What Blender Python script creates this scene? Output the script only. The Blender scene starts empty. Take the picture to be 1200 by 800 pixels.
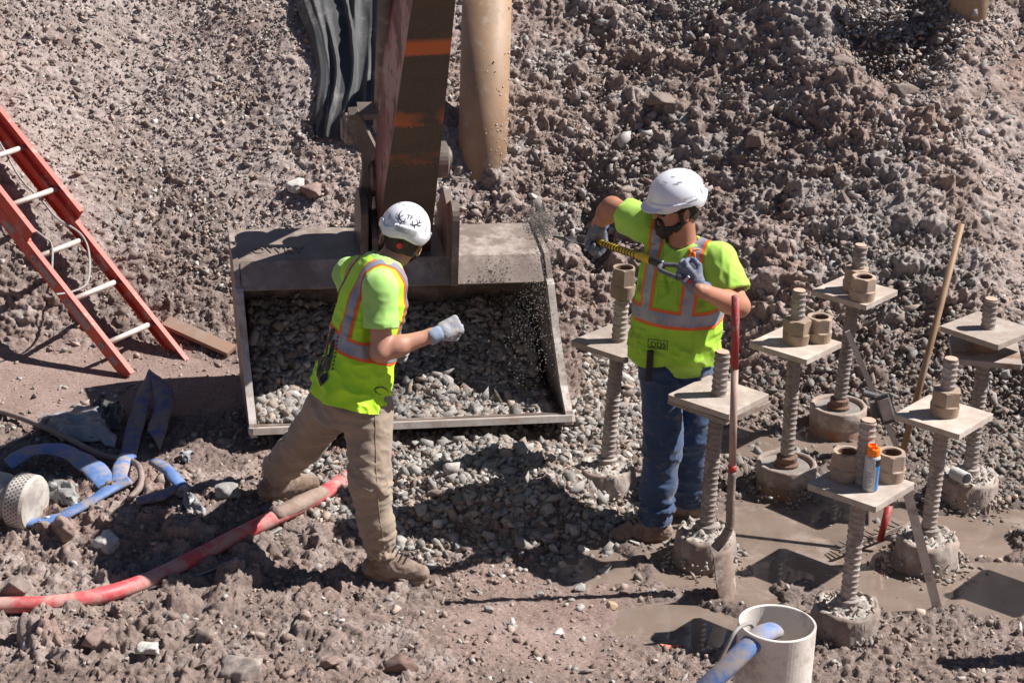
import bpy, bmesh, math, random
import numpy as np
from mathutils import Vector, Matrix
from mathutils.bvhtree import BVHTree
R = math.radians
random.seed(7); rng = np.random.default_rng(7)
S = bpy.context.scene
COL = S.collection

# ------------------------------------------------------------------ camera, sky, sun, exposure
PITCH, ROLL, CH, FPX = R(21.0), R(2.2), 4.4, 2400.0
c_f = np.array([0, math.cos(PITCH), -math.sin(PITCH)])
_r0 = np.array([1.0, 0, 0]); _u0 = np.array([0, math.sin(PITCH), math.cos(PITCH)])
c_r = math.cos(ROLL) * _r0 + math.sin(ROLL) * _u0
c_u = -math.sin(ROLL) * _r0 + math.cos(ROLL) * _u0
c_o = np.array([0, 0, CH])
cam = bpy.data.cameras.new('camera'); camo = bpy.data.objects.new('camera', cam); COL.objects.link(camo)
cam.sensor_width = 36; cam.lens = 36 * FPX / 1200; cam.clip_start = .1; cam.clip_end = 500
mw = Matrix.Identity(4)
for i in range(3):
    mw[i][0] = c_r[i]; mw[i][1] = c_u[i]; mw[i][2] = -c_f[i]; mw[i][3] = c_o[i]
camo.matrix_world = mw
S.camera = camo
SUN_EL, SUN_BACK = R(49), R(11)          # elevation; degrees the sun stands behind the +X line
w = bpy.data.worlds.new('World'); S.world = w; w.use_nodes = True
nt = w.node_tree; bg = nt.nodes['Background']
sky = nt.nodes.new('ShaderNodeTexSky'); sky.sky_type = 'NISHITA'; sky.sun_disc = False
sky.sun_elevation = SUN_EL; sky.sun_rotation = R(90) - SUN_BACK
sky.altitude = 1800; sky.air_density = .8; sky.dust_density = .1
nt.links.new(sky.outputs[0], bg.inputs[0]); bg.inputs[1].default_value = 0.05
sl = bpy.data.lights.new('sun', 'SUN'); sl.energy = 5.0; sl.angle = R(.5); sl.color = (1, .968, .935)
so = bpy.data.objects.new('sun', sl); COL.objects.link(so)
sd = Vector((math.cos(SUN_EL) * math.cos(SUN_BACK), math.cos(SUN_EL) * math.sin(SUN_BACK), math.sin(SUN_EL)))
so.rotation_euler = sd.to_track_quat('Z', 'Y').to_euler(); so.location = sd * 20
S.view_settings.view_transform = 'Standard'; S.view_settings.look = 'None'
S.view_settings.exposure = 0.8; S.view_settings.gamma = 1

def ray(px, py):
    return c_f * FPX + c_r * (px - 600) - c_u * (py - 400)
def gz(px, py, z=0.0):
    d = ray(px, py); return c_o + d * ((z - CH) / d[2])
def gy(px, py, Y):
    d = ray(px, py); return c_o + d * (Y / d[1])
def proj(p):
    q = np.asarray(p) - c_o; z = q @ c_f
    return (600 + FPX * (q @ c_r) / z, 400 - FPX * (q @ c_u) / z)

# ------------------------------------------------------------------ numpy noise
def _h(ix, iy, iz, s):
    n = (ix * 374761393 + iy * 668265263 + iz * 2147483647 * 0 + iz * 1274126177 + s * 974634777) & 0xffffffff
    n = ((n ^ (n >> 13)) * 1274126177) & 0xffffffff
    n = ((n ^ (n >> 15)) * 2246822519) & 0xffffffff
    n = n ^ (n >> 16)
    return (n & 0xffffff).astype(np.float64) / 0xffffff
def vn3(P, s=0):
    P = np.asarray(P, float); i = np.floor(P).astype(np.int64); f = P - i
    f = f * f * f * (f * (f * 6 - 15) + 10); o = 0
    for a in (0, 1):
        for b in (0, 1):
            for c in (0, 1):
                wgt = (f[..., 0] if a else 1 - f[..., 0]) * (f[..., 1] if b else 1 - f[..., 1]) * (f[..., 2] if c else 1 - f[..., 2])
                o = o + wgt * _h(i[..., 0] + a, i[..., 1] + b, i[..., 2] + c, s)
    return o * 2 - 1
def vn2(x, y, s=0):
    ix = np.floor(x).astype(np.int64); iy = np.floor(y).astype(np.int64); fx = x - ix; fy = y - iy
    fx = fx * fx * (3 - 2 * fx); fy = fy * fy * (3 - 2 * fy); z = np.zeros_like(ix)
    a = _h(ix, iy, z, s); b = _h(ix + 1, iy, z, s); c = _h(ix, iy + 1, z, s); d = _h(ix + 1, iy + 1, z, s)
    return ((a * (1 - fx) + b * fx) * (1 - fy) + (c * (1 - fx) + d * fx) * fy) * 2 - 1
def fbm2(x, y, sc, octv, s=0, g=.5):
    o = 0; a = 1; t = 0
    for k in range(octv):
        ang = .6 * k + .3; cx, sx = math.cos(ang), math.sin(ang)
        o = o + a * vn2((x * cx - y * sx) * sc, (x * sx + y * cx) * sc, s + k); t += a; a *= g; sc *= 2.03
    return o / t
def fbm3(P, sc, octv, s=0, g=.5):
    o = 0; a = 1; t = 0
    for k in range(octv):
        o = o + a * vn3(P * sc + 7.3 * k, s + k); t += a; a *= g; sc *= 2.03
    return o / t
def sst(a, b, x):
    t = np.clip((x - a) / (b - a), 0, 1); return t * t * (3 - 2 * t)
def clods(x, y, c, p, s, rr=(.35, .6)):
    """lumpy stones/clods: rounded angular bumps, one per Worley cell"""
    X = x / c; Y = y / c; ix = np.floor(X).astype(np.int64); iy = np.floor(Y).astype(np.int64); best = np.zeros_like(X)
    z = np.zeros_like(ix)
    for a in (-1, 0, 1):
        for b in (-1, 0, 1):
            jx = ix + a; jy = iy + b
            qx = jx + .15 + .7 * _h(jx, jy, z, s); qy = jy + .15 + .7 * _h(jx, jy, z, s + 11)
            r = rr[0] + (rr[1] - rr[0]) * _h(jx, jy, z, s + 22); on = _h(jx, jy, z, s + 33) < p
            th = _h(jx, jy, z, s + 44) * 6.283; el = .65 + .35 * _h(jx, jy, z, s + 55)
            dx = X - qx; dy = Y - qy; ex = dx * np.cos(th) + dy * np.sin(th); ey = (-dx * np.sin(th) + dy * np.cos(th)) / el
            m = np.maximum(np.abs(ex), np.abs(ey)) * .55 + np.hypot(ex, ey) * .5
            m = np.maximum(m, np.abs(ex * .8 + ey * .75)); q = 1 - m / r
            tilt = 1 + .75 * (ex / r) * np.cos(th * 3) + .5 * (ey / r) * np.sin(th * 5)
            h = np.clip(np.minimum(q * 2.6, .55 + q * .5), 0, 2) * r * (.45 + .6 * _h(jx, jy, z, s + 66))
            best = np.maximum(best, np.where(on, h * tilt, 0))
    return best * c

# ------------------------------------------------------------------ objects
ORG = {}
def _org(o): return ORG.get(o.name, np.zeros(3)) if o else np.zeros(3)
def mesh_of(name, V, F):
    me = bpy.data.meshes.new(name)
    V = np.asarray(V, float)
    if isinstance(F, np.ndarray) and F.ndim == 2:
        n = F.shape[1]; me.vertices.add(len(V)); me.vertices.foreach_set('co', V.astype(np.float32).ravel())
        me.loops.add(F.size); me.loops.foreach_set('vertex_index', F.astype(np.int32).ravel())
        me.polygons.add(len(F)); me.polygons.foreach_set('loop_start', np.arange(0, F.size, n, dtype=np.int32))
        me.polygons.foreach_set('loop_total', np.full(len(F), n, dtype=np.int32)); me.update(calc_edges=True); me.validate()
    else:
        me.from_pydata([tuple(v) for v in V], [], [tuple(int(i) for i in f) for f in F]); me.update()
    return me
def obj(name, VF, mat, parent=None, smooth=False, fix=False):
    V, F = VF; V = np.asarray(V, float)
    V = V - _org(parent)
    me = mesh_of(name, V, F)
    if fix:
        bm = bmesh.new(); bm.from_mesh(me); bmesh.ops.recalc_face_normals(bm, faces=bm.faces); bm.to_mesh(me); bm.free()
    if mat: me.materials.append(mat)
    if smooth: me.polygons.foreach_set('use_smooth', [True] * len(me.polygons))
    o = bpy.data.objects.new(name, me); COL.objects.link(o)
    ORG[o.name] = _org(parent)
    if parent: o.parent = parent
    return o
def thing(name, label, cat, loc, group=None):
    o = bpy.data.objects.new(name, None); COL.objects.link(o); o.location = tuple(loc); o.empty_display_size = .1
    ORG[o.name] = np.array(loc, float); tag(o, label, cat, group); return o
def tag(o, label=None, cat=None, group=None, kind=None):
    if label: o['label'] = label
    if cat: o['category'] = cat
    if group: o['group'] = group
    if kind: o['kind'] = kind
    return o
def join(*vfs):
    VV = []; FF = []; n = 0
    for V, F in vfs:
        VV.append(np.asarray(V, float)); FF += [tuple(int(i) + n for i in f) for f in F]; n += len(V)
    return np.concatenate(VV), FF
def nrm(v): v = np.asarray(v, float); return v / (np.linalg.norm(v) + 1e-12)
def frame(d, up=(0, 0, 1)):
    d = nrm(d); up = np.array(up, float)
    if abs(d @ up) > .98: up = np.array([0, 1.0, 0])
    s = nrm(np.cross(d, up)); return s, np.cross(s, d), d
def box(c, ax, ay, az, sx, sy, sz, ch=0.0):
    """box at c with axes; ch = chamfer of the vertical corners"""
    c = np.asarray(c, float); ax, ay, az = map(nrm, (ax, ay, az)); hx, hy, hz = sx / 2, sy / 2, sz / 2
    if ch <= 0:
        P = [(-hx, -hy), (hx, -hy), (hx, hy), (-hx, hy)]
    else:
        P = [(-hx + ch, -hy), (hx - ch, -hy), (hx, -hy + ch), (hx, hy - ch), (hx - ch, hy), (-hx + ch, hy), (-hx, hy - ch), (-hx, -hy + ch)]
    n = len(P); V = [c + ax * x + ay * y - az * hz for x, y in P] + [c + ax * x + ay * y + az * hz for x, y in P]
    F = [tuple(range(n - 1, -1, -1)), tuple(range(n, 2 * n))] + [(i, (i + 1) % n, n + (i + 1) % n, n + i) for i in range(n)]
    return np.array(V), F
def lathe(c, axis, prof, seg=32, up=(0, 1, 0), jit=0, seed=0):
    """prof: (r, h) list from first to last; closed solid of revolution around axis"""
    s, t, d = frame(axis, up); c = np.asarray(c, float); V = []; F = []
    for k, (r, h) in enumerate(prof):
        for i in range(seg):
            a = 2 * math.pi * i / seg; V.append(c + d * h + (s * math.cos(a) + t * math.sin(a)) * r)
    V = np.array(V)
    if jit:
        V = V + (np.stack([vn3(V * 14, seed), vn3(V * 14, seed + 1), vn3(V * 14, seed + 2)], -1) + .6 * np.stack([vn3(V * 37, seed + 5), vn3(V * 37, seed + 6), vn3(V * 37, seed + 7)], -1)) * jit
    for k in range(len(prof) - 1):
        for i in range(seg):
            j = (i + 1) % seg; F.append((k * seg + i, (k + 1) * seg + i, (k + 1) * seg + j, k * seg + j))
    if prof[0][0] > 1e-6: F.append(tuple(range(seg)))
    if prof[-1][0] > 1e-6: F.append(tuple((len(prof) - 1) * seg + i for i in range(seg - 1, -1, -1)))
    return V, F
def cyl(a, b, r0, r1=None, seg=20):
    a = np.asarray(a, float); b = np.asarray(b, float); L = np.linalg.norm(b - a); r1 = r0 if r1 is None else r1
    return lathe(a, b - a, [(r0, 0), (r1, L)], seg, up=(0, 0, 1))
def crom(P, n=8):
    P = [np.asarray(p, float) for p in P]; P = [2 * P[0] - P[1]] + P + [2 * P[-1] - P[-2]]; o = []
    for i in range(1, len(P) - 2):
        for k in range(n):
            t = k / n; o.append(.5 * ((2 * P[i]) + (-P[i - 1] + P[i + 1]) * t + (2 * P[i - 1] - 5 * P[i] + 4 * P[i + 1] - P[i + 2]) * t * t + (-P[i - 1] + 3 * P[i] - 3 * P[i + 1] + P[i + 2]) * t ** 3))
    o.append(P[-2]); return np.array(o)
def tube(path, rx, ry=None, seg=12, up=(0, 0, 1), ups=None, taper=None):
    ry = rx if ry is None else ry; path = np.asarray(path); n = len(path); V = []; F = []
    for i in range(n):
        d = path[min(i + 1, n - 1)] - path[max(i - 1, 0)]; s, t, _ = frame(d, up if ups is None else ups[i])
        k = 1 if taper is None else taper[i]
        for j in range(seg):
            a = 2 * math.pi * j / seg; V.append(path[i] + s * math.cos(a) * rx * k + t * math.sin(a) * ry * k)
    for i in range(n - 1):
        for j in range(seg):
            q = (j + 1) % seg; F.append((i * seg + j, i * seg + q, (i + 1) * seg + q, (i + 1) * seg + j))
    F.append(tuple(range(seg - 1, -1, -1))); F.append(tuple((n - 1) * seg + j for j in range(seg)))
    return np.array(V), F

# ------------------------------------------------------------------ materials
def _n(nt, t, **k):
    n = nt.nodes.new(t)
    for a, b in k.items(): setattr(n, a, b)
    return n
def M(name, c1, c2=None, scale=8, rough=.8, metal=0, bump=0, bscale=60, dirt=None, dirtamt=.5, dscale=4, spec=.5, coat=0, sheen=0, subs=0):
    m = bpy.data.materials.new(name); m.use_nodes = True; nt = m.node_tree; b = nt.nodes['Principled BSDF']
    tc = _n(nt, 'ShaderNodeTexCoord'); L = nt.links.new
    c2 = c2 or tuple(x * .75 for x in c1)
    n1 = _n(nt, 'ShaderNodeTexNoise'); n1.inputs['Scale'].default_value = scale; n1.inputs['Detail'].default_value = 8; n1.inputs['Roughness'].default_value = .65
    L(tc.outputs['Object'], n1.inputs['Vector'])
    mr = _n(nt, 'ShaderNodeMapRange'); mr.inputs[1].default_value = .35; mr.inputs[2].default_value = .65; L(n1.outputs[0], mr.inputs[0])
    mx = _n(nt, 'ShaderNodeMix', data_type='RGBA'); mx.inputs[6].default_value = (*c1, 1); mx.inputs[7].default_value = (*c2, 1); L(mr.outputs[0], mx.inputs[0])
    out = mx.outputs[2]
    b.inputs['Roughness'].default_value = rough; b.inputs['Metallic'].default_value = metal
    b.inputs['Specular IOR Level'].default_value = spec; b.inputs['Coat Weight'].default_value = coat
    b.inputs['Sheen Weight'].default_value = sheen
    if dirt:
        n2 = _n(nt, 'ShaderNodeTexNoise'); n2.inputs['Scale'].default_value = dscale; n2.inputs['Detail'].default_value = 10; n2.inputs['Roughness'].default_value = .7
        L(tc.outputs['Object'], n2.inputs['Vector'])
        r2 = _n(nt, 'ShaderNodeMapRange'); r2.inputs[1].default_value = .62 - dirtamt * .3; r2.inputs[2].default_value = .72 - dirtamt * .22; L(n2.outputs[0], r2.inputs[0])
        m2 = _n(nt, 'ShaderNodeMix', data_type='RGBA'); m2.inputs[7].default_value = (*dirt, 1); L(out, m2.inputs[6]); L(r2.outputs[0], m2.inputs[0]); out = m2.outputs[2]
        m3 = _n(nt, 'ShaderNodeMix'); m3.inputs[2].default_value = rough; m3.inputs[3].default_value = .95; L(r2.outputs[0], m3.inputs[0]); L(m3.outputs[0], b.inputs['Roughness'])
        if metal:
            m4 = _n(nt, 'ShaderNodeMix'); m4.inputs[2].default_value = metal; m4.inputs[3].default_value = 0; L(r2.outputs[0], m4.inputs[0]); L(m4.outputs[0], b.inputs['Metallic'])
    L(out, b.inputs['Base Color'])
    if bump:
        n3 = _n(nt, 'ShaderNodeTexNoise'); n3.inputs['Scale'].default_value = bscale; n3.inputs['Detail'].default_value = 6; L(tc.outputs['Object'], n3.inputs['Vector'])
        bp = _n(nt, 'ShaderNodeBump'); bp.inputs['Strength'].default_value = 1; bp.inputs['Distance'].default_value = bump; L(n3.outputs[0], bp.inputs['Height']); L(bp.outputs[0], b.inputs['Normal'])
    return m
MUD = (.27, .205, .17)
def attr_mat(name, rough=.9, spec=.3, fine=90, amt=.35, bump=.004, wet=False):
    m = bpy.data.materials.new(name); m.use_nodes = True; nt = m.node_tree; b = nt.nodes['Principled BSDF']; L = nt.links.new
    at = _n(nt, 'ShaderNodeAttribute', attribute_name='tint'); tc = _n(nt, 'ShaderNodeTexCoord')
    n1 = _n(nt, 'ShaderNodeTexNoise'); n1.inputs['Scale'].default_value = fine; n1.inputs['Detail'].default_value = 6; n1.inputs['Roughness'].default_value = .7
    L(tc.outputs['Object'], n1.inputs['Vector'])
    mr = _n(nt, 'ShaderNodeMapRange'); mr.inputs[1].default_value = .3; mr.inputs[2].default_value = .7; mr.inputs[3].default_value = 1 - amt; mr.inputs[4].default_value = 1 + amt; L(n1.outputs[0], mr.inputs[0])
    mu = _n(nt, 'ShaderNodeVectorMath', operation='SCALE'); L(at.outputs['Color'], mu.inputs[0]); L(mr.outputs[0], mu.inputs['Scale']); L(mu.outputs[0], b.inputs['Base Color'])
    b.inputs['Specular IOR Level'].default_value = spec; b.inputs['Roughness'].default_value = rough
    if wet:
        r2 = _n(nt, 'ShaderNodeMapRange'); r2.inputs[3].default_value = rough; r2.inputs[4].default_value = .22; L(at.outputs['Alpha'], r2.inputs[0]); L(r2.outputs[0], b.inputs['Roughness'])
    n2 = _n(nt, 'ShaderNodeTexNoise'); n2.inputs['Scale'].default_value = fine * .8; n2.inputs['Detail'].default_value = 8; n2.inputs['Roughness'].default_value = .75; L(tc.outputs['Object'], n2.inputs['Vector'])
    bp = _n(nt, 'ShaderNodeBump'); bp.inputs['Distance'].default_value = bump; L(n2.outputs[0], bp.inputs['Height']); L(bp.outputs[0], b.inputs['Normal'])
    return m
def set_tint(o, C, corner=False):
    a = o.data.color_attributes.new('tint', 'FLOAT_COLOR', 'POINT'); C = np.asarray(C, np.float32)
    if C.shape[1] == 3: C = np.concatenate([C, np.zeros((len(C), 1), np.float32)], 1)
    a.data.foreach_set('color', C.ravel())

# ------------------------------------------------------------------ ground
def ell(x, y, px, py, rx, ry, z=0):
    """soft mask of an ellipse; centre/size measured on the ground"""
    c = gz(px, py, z); a = abs(gz(px + rx, py, z)[0] - c[0]); b = abs(gz(px, py + ry, z)[1] - gz(px, py - ry, z)[1]) / 2
    return 1 - np.sqrt(((x - c[0]) / a) ** 2 + ((y - c[1]) / b) ** 2)
PUD = [(705, 562, 75, 20), (770, 610, 100, 30), (700, 665, 65, 30), (850, 655, 110, 45), (900, 610, 90, 40), (985, 520, 85, 28), (870, 520, 60, 25),
       (960, 650, 110, 50), (800, 735, 85, 30), (1050, 690, 90, 34), (1165, 690, 70, 38), (1130, 630, 60, 28), (1195, 610, 50, 22), (1010, 590, 60, 40), (880, 700, 40, 18)]
def pud_mask(x, y):
    m = np.full(np.shape(x), -9.0)
    for e in PUD: m = np.maximum(m, ell(x, y, *e))
    return m * .8 - .12 + .42 * fbm2(x, y, 3.4, 5, 91, .6)
def yb(x): return 11.0 - .45 * sst(.3, 1.8, x) + .12 * np.sin(x * 2.1)
def base(x, y):
    x = np.asarray(x, float); y = np.asarray(y, float)
    t = y - yb(x); k = .74
    z = k * (np.sqrt(t * t + .12 ** 2) + t) / 2
    z = z + .26 * np.maximum(0, -1.2 - x) * sst(-.3, .5, t)
    z = z + .10 * fbm2(x, y, .8, 3, 5) * sst(.1, .9, t) * 1.6
    z = 5.2 - np.log1p(np.exp((5.2 - z) * 3)) / 3 + .0
    z = np.where(z < -3, 0, z)
    # bench of spoil on the left, gravel heap under the bucket, bank in the foreground
    z = z + .13 * sst(.0, .8, ell(x, y, 220, 612, 290, 66) + .1 * fbm2(x, y, 2, 3, 8))
    z = z + .15 * sst(-.05, .75, ell(x, y, 590, 590, 170, 70) + .12 * fbm2(x, y, 3, 3, 9))
    z = z + .10 * sst(.0, .7, ell(x, y, 330, 790, 420, 110))
    z = z + .07 * sst(.0, .6, ell(x, y, 700, 455, 90, 80))
    z = z + .05 * sst(-.4, .4, 6.9 - y)
    # near bank under the viewpoint
    z = z + 2.7 * sst(5.2, 1.5, y)
    m = pud_mask(x, y); z = z - .042 * sst(-.18, .12, m)
    return z + .022
def grid_axis(a, b, d, far):
    c = np.arange(a, b + d, d); lo = []; s = d; v = a
    while v > far[0]: s *= 1.22; v -= s; lo.append(v)
    hi = []; s = d; v = c[-1]
    while v < far[1]: s *= 1.22; v += s; hi.append(v)
    return np.concatenate([lo[::-1], c, hi])
DG = .0092
gx = grid_axis(-3.6, 3.6, DG, (-160, 160)); gyy = grid_axis(7.1, 13.7, DG, (-120, 220))
GX, GY = np.meshgrid(gx, gyy)
GX0, GY0 = GX, GY
def zones(x, y, z):
    t = y - yb(x)
    slope = sst(.0, .5, t)
    warp = .25 * fbm2(x, y, 1.3, 4, 77)
    right = sst(-.7, .5, x + warp + .15 * (y - 11.5))            # rough clods on the right part of the slope
    topg = sst(.15, .6, fbm2(x, y + z, .9, 4, 51) + .35 * sst(1.0, 1.9, z))
    return t, slope, right, topg
BZ = base(GX, GY)
pm = pud_mask(GX, GY)
t_, slope_, right_, topg_ = zones(GX, GY, BZ)
U, Vv = GX, GY * 1.0 + BZ * .85
wx = U + .03 * fbm2(U, Vv, 9, 3, 31) + .012 * vn2(U * 40, Vv * 40, 3); wy = Vv + .03 * fbm2(U, Vv, 9, 3, 41) + .012 * vn2(U * 40, Vv * 40, 4)
big = clods(wx, wy, .26, .45, 100, (.28, .5)); mid = clods(wx, wy, .13, .62, 200); sml = clods(wx, wy, .062, .7, 300); tin = clods(wx, wy, .033, .7, 400)
fb = fbm2(U, Vv, 3.0, 6, 61, .6); fb2 = fbm2(U, Vv, 12, 5, 66, .65)
rid = 1 - np.abs(fbm2(U, Vv, 5, 5, 71, .6)) * 2.2
# masks on the floor
dryL = sst(-.1, .25, ell(GX, GY, 120, 455, 220, 42) + .1 * fb) # smooth mud by the ladder
smC = sst(-.15, .25, ell(GX, GY, 640, 735, 130, 75) + .18 * fb)
pool = sst(-.25, .05, pm)
lumpL = np.clip(sst(.05, .5, ell(GX, GY, 190, 700, 480, 160) + .25 * fb), 0, 1)
rough_floor = (1 - slope_) * (1 - .55 * pool) * (1 - .9 * dryL) * (1 - .8 * smC)
A_big = slope_ * right_ * .85 + slope_ * .12 + rough_floor * lumpL * 1.05
A_mid = slope_ * (.25 + .85 * right_) + rough_floor * (.25 + .9 * lumpL)
A_sml = slope_ * (.75 + .5 * right_) + rough_floor * .75 + .08
A_tin = slope_ * .9 + rough_floor * .9 + .10
patch = sst(-.35, .25, fbm2(U, Vv, 1.7, 3, 88))
pf = .25 + .95 * sst(-.25, .3, fbm2(U, Vv, 3.1, 4, 87)); A_sml *= pf; A_tin *= pf
A_big *= patch; A_mid *= .35 + .65 * sst(-.4, .2, fbm2(U, Vv, 2.3, 3, 89))
disp = (.055 * fbm2(U, Vv, 1.5, 4, 611, .55) * slope_ * (.4 + right_) + big * A_big * .75 + mid * A_mid * .62 + sml * A_sml * .75 + tin * A_tin * .7
        + (.035 * fb + .02 * fb2) * (.35 + slope_ * .8 * (.5 + right_)) * (1 - .3 * pool) + .05 * np.clip(rid, -1, 1) * slope_ * right_ * .6
        - .014 * pool * 0 + .004 * fb2)
disp = disp + (.014 * fbm2(U, Vv, 42, 2, 631) + .010 * (vn2(U * 85, Vv * 85, 641))) * np.clip(slope_ + rough_floor, 0, 1)
disp *= (1 - .75 * dryL)
disp = disp - .02 * slope_
# shallow rills running down the left slope
rill = np.abs(np.sin((GX * 1.0 - GY * .55) * 5.5 + 1.6 * fb)); disp += -.05 * (1 - rill) ** 3 * slope_ * (1 - right_)
hol = sst(-.1, .5, ell(GX, GY, 1045, -2, 75, 30, 1.85)) * .26 + sst(-.1, .5, ell(GX, GY, 700, 238, 26, 22, .75)) * .16 + sst(-.1, .5, ell(GX, GY, 1160, 450, 50, 26, .15)) * .08
smL = np.clip(sst(-.1, .5, fbm2(U * 1.0 + Vv * .35, Vv * .35 - U * .2, 1.6, 3, 205) + .35) * (1 - right_) * slope_ + sst(0, .5, ell(GX, GY, 1180, 160, 60, 110, 1.2)), 0, 1)
disp = disp * (1 - .6 * smL) - hol
ease = sst(0, .6, np.minimum.reduce([GX + 6.5, 6.5 - GX, GY - 5.5, 17 - GY])); disp = disp * ease
NXg = -np.gradient(BZ, gx, axis=1); NYg = -np.gradient(BZ, gyy, axis=0); ln = np.sqrt(NXg ** 2 + NYg ** 2 + 1)
PX = GX + disp * NXg / ln + ease * (.018 * fbm2(U, Vv, 22, 3, 95) + .006 * vn2(U * 60, Vv * 60, 651)) * (1 - pool); PY = GY + disp * NYg / ln + ease * (.018 * fbm2(U, Vv, 22, 3, 97) + .006 * vn2(U * 60, Vv * 60, 661)) * (1 - pool); PZ = BZ + disp / ln
ny_, nx_ = GX.shape
idx = np.arange(nx_ * ny_).reshape(ny_, nx_)
GF = np.stack([idx[:-1, :-1], idx[:-1, 1:], idx[1:, 1:], idx[1:, :-1]], -1).reshape(-1, 4)
pink = np.array([.38, .275, .238]); brown = np.array([.30, .233, .203]); greyd = np.array([.34, .315, .302]); dusty = np.array([.48, .42, .39]); red = np.array([.30, .165, .115])
def lerp(a, b, t): return a * (1 - t[..., None]) + b * t[..., None]
n_a = fbm2(U, Vv, 1.1, 5, 121); n_b = fbm2(U, Vv, 2.4, 6, 131, .6); n_c = fbm2(U, Vv, 7, 5, 141, .6)
C = lerp(np.broadcast_to(brown, GX.shape + (3,)), pink, sst(-.1, .4, n_a + .3 * n_b - .25 * right_ * slope_))
C = lerp(C, greyd, sst(-.15, .35, n_b + .5 * n_c) * (.25 + .5 * slope_))
C = lerp(C, dusty, sst(.1, .5, n_c + .4 * n_a) * .45 * (1 - right_ * .4))
C = lerp(C, red, sst(.15, .5, fbm2(U, Vv, 1.9, 4, 171) + .2 * n_c) * .28 * slope_)
C = lerp(C, pink * 1.12, np.clip(dryL + .8 * smC, 0, 1) * .8)
wetm = np.clip(sst(-.5, .0, pm) * .9 + .5 * sst(.0, .5, ell(GX, GY, 980, 560, 330, 140)) * (1 - slope_), 0, 1)
C = C * (1 - .32 * wetm[..., None])
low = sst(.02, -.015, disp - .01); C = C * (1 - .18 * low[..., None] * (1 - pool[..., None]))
C = lerp(C, pink * .6 + greyd * .52, smL * .65 * sst(-.3, .3, n_b + .2)); C = lerp(C, greyd * 1.05, slope_ * (1 - right_) * .22); C = C * (1 + .20 * slope_[..., None]) * np.array([.83, .80, .78]) * (1 + .18 * n_c[..., None])  # slope soil lightened in colour to offset the weaker sunlight on it
M_soil = attr_mat('soil', .93, .25, 70, .36, .012, wet=True)
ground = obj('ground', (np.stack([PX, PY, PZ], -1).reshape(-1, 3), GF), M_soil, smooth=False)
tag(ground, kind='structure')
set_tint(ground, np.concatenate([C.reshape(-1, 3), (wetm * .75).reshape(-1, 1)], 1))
del GF
def hz(x, y):
    """height of the finished ground (bilinear)"""
    x = np.asarray(x, float); y = np.asarray(y, float)
    i = np.clip(np.searchsorted(gx, x) - 1, 0, len(gx) - 2); j = np.clip(np.searchsorted(gyy, y) - 1, 0, len(gyy) - 2)
    fx = np.clip((x - gx[i]) / (gx[i + 1] - gx[i]), 0, 1); fy = np.clip((y - gyy[j]) / (gyy[j + 1] - gyy[j]), 0, 1)
    return (PZ[j, i] * (1 - fx) + PZ[j, i + 1] * fx) * (1 - fy) + (PZ[j + 1, i] * (1 - fx) + PZ[j + 1, i + 1] * fx) * fy
def tp(px, py, dz=0.0, smooth=True):
    """point of the ground seen at this place of the photograph"""
    z = 0.0; d = ray(px, py); best = None
    Y = np.linspace(6.8, 16, 900); P = c_o[None] + d[None] * (Y / d[1])[:, None]
    h = base(P[:, 0], P[:, 1]) if smooth else hz(P[:, 0], P[:, 1])
    k = np.argmax(P[:, 2] < h); p = P[k].copy(); p[2] = float(h[k]) + dz; return p
# puddle water
px_ = np.arange(0.0, 3.3, .03); py_ = np.arange(7.3, 10.9, .03); QX, QY = np.meshgrid(px_, py_)
ii = np.arange(QX.size).reshape(QX.shape); keep = (pud_mask(QX, QY) > -.5)
QF = np.stack([ii[:-1, :-1], ii[:-1, 1:], ii[1:, 1:], ii[1:, :-1]], -1).reshape(-1, 4); QF = QF[keep[:-1, :-1].ravel()]
M_water = M('muddy_water', (.23, .172, .135), (.155, .118, .095), 2.5, .02, bump=.0004, bscale=9, spec=.6, dirt=(.24, .18, .145), dirtamt=.3, dscale=3)
pudd = obj('puddle', (np.stack([QX, QY, np.full(QX.shape, .000)], -1).reshape(-1, 3), QF), M_water, smooth=True); tag(pudd, kind='structure')

# ------------------------------------------------------------------ loose stones
def rock_templates(n, npt=10, flat=.6, seed=1):
    r = np.random.default_rng(seed); out = []
    for k in range(n):
        bm = bmesh.new()
        P = np.array([(a, b, c) for a in (-1, 1) for b in (-1, 1) for c in (-1, 1)], float) * .62
        P = P[r.permutation(8)[:8 if npt > 7 else 6]] * r.uniform(.62, 1.25, (8 if npt > 7 else 6, 3)); P = np.concatenate([P, r.normal(0, .6, (npt - 6 if npt > 7 else 1, 3))]); P *= np.array([1.25, r.uniform(.6, 1.0), r.uniform(.32, .75) * flat / .6])
        for p in P: bm.verts.new(p)
        g = bmesh.ops.convex_hull(bm, input=bm.verts)
        bmesh.ops.delete(bm, geom=[v for v in bm.verts if not v.link_faces], context='VERTS')
        bmesh.ops.triangulate(bm, faces=bm.faces); bmesh.ops.recalc_face_normals(bm, faces=bm.faces); bm.verts.index_update()
        out.append((np.array([v.co[:] for v in bm.verts]), np.array([[v.index for v in f.verts] for f in bm.faces]))); bm.free()
    return out
TPL = rock_templates(20, 9, .62, 3); TPS = rock_templates(8, 6, .8, 5)
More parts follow.
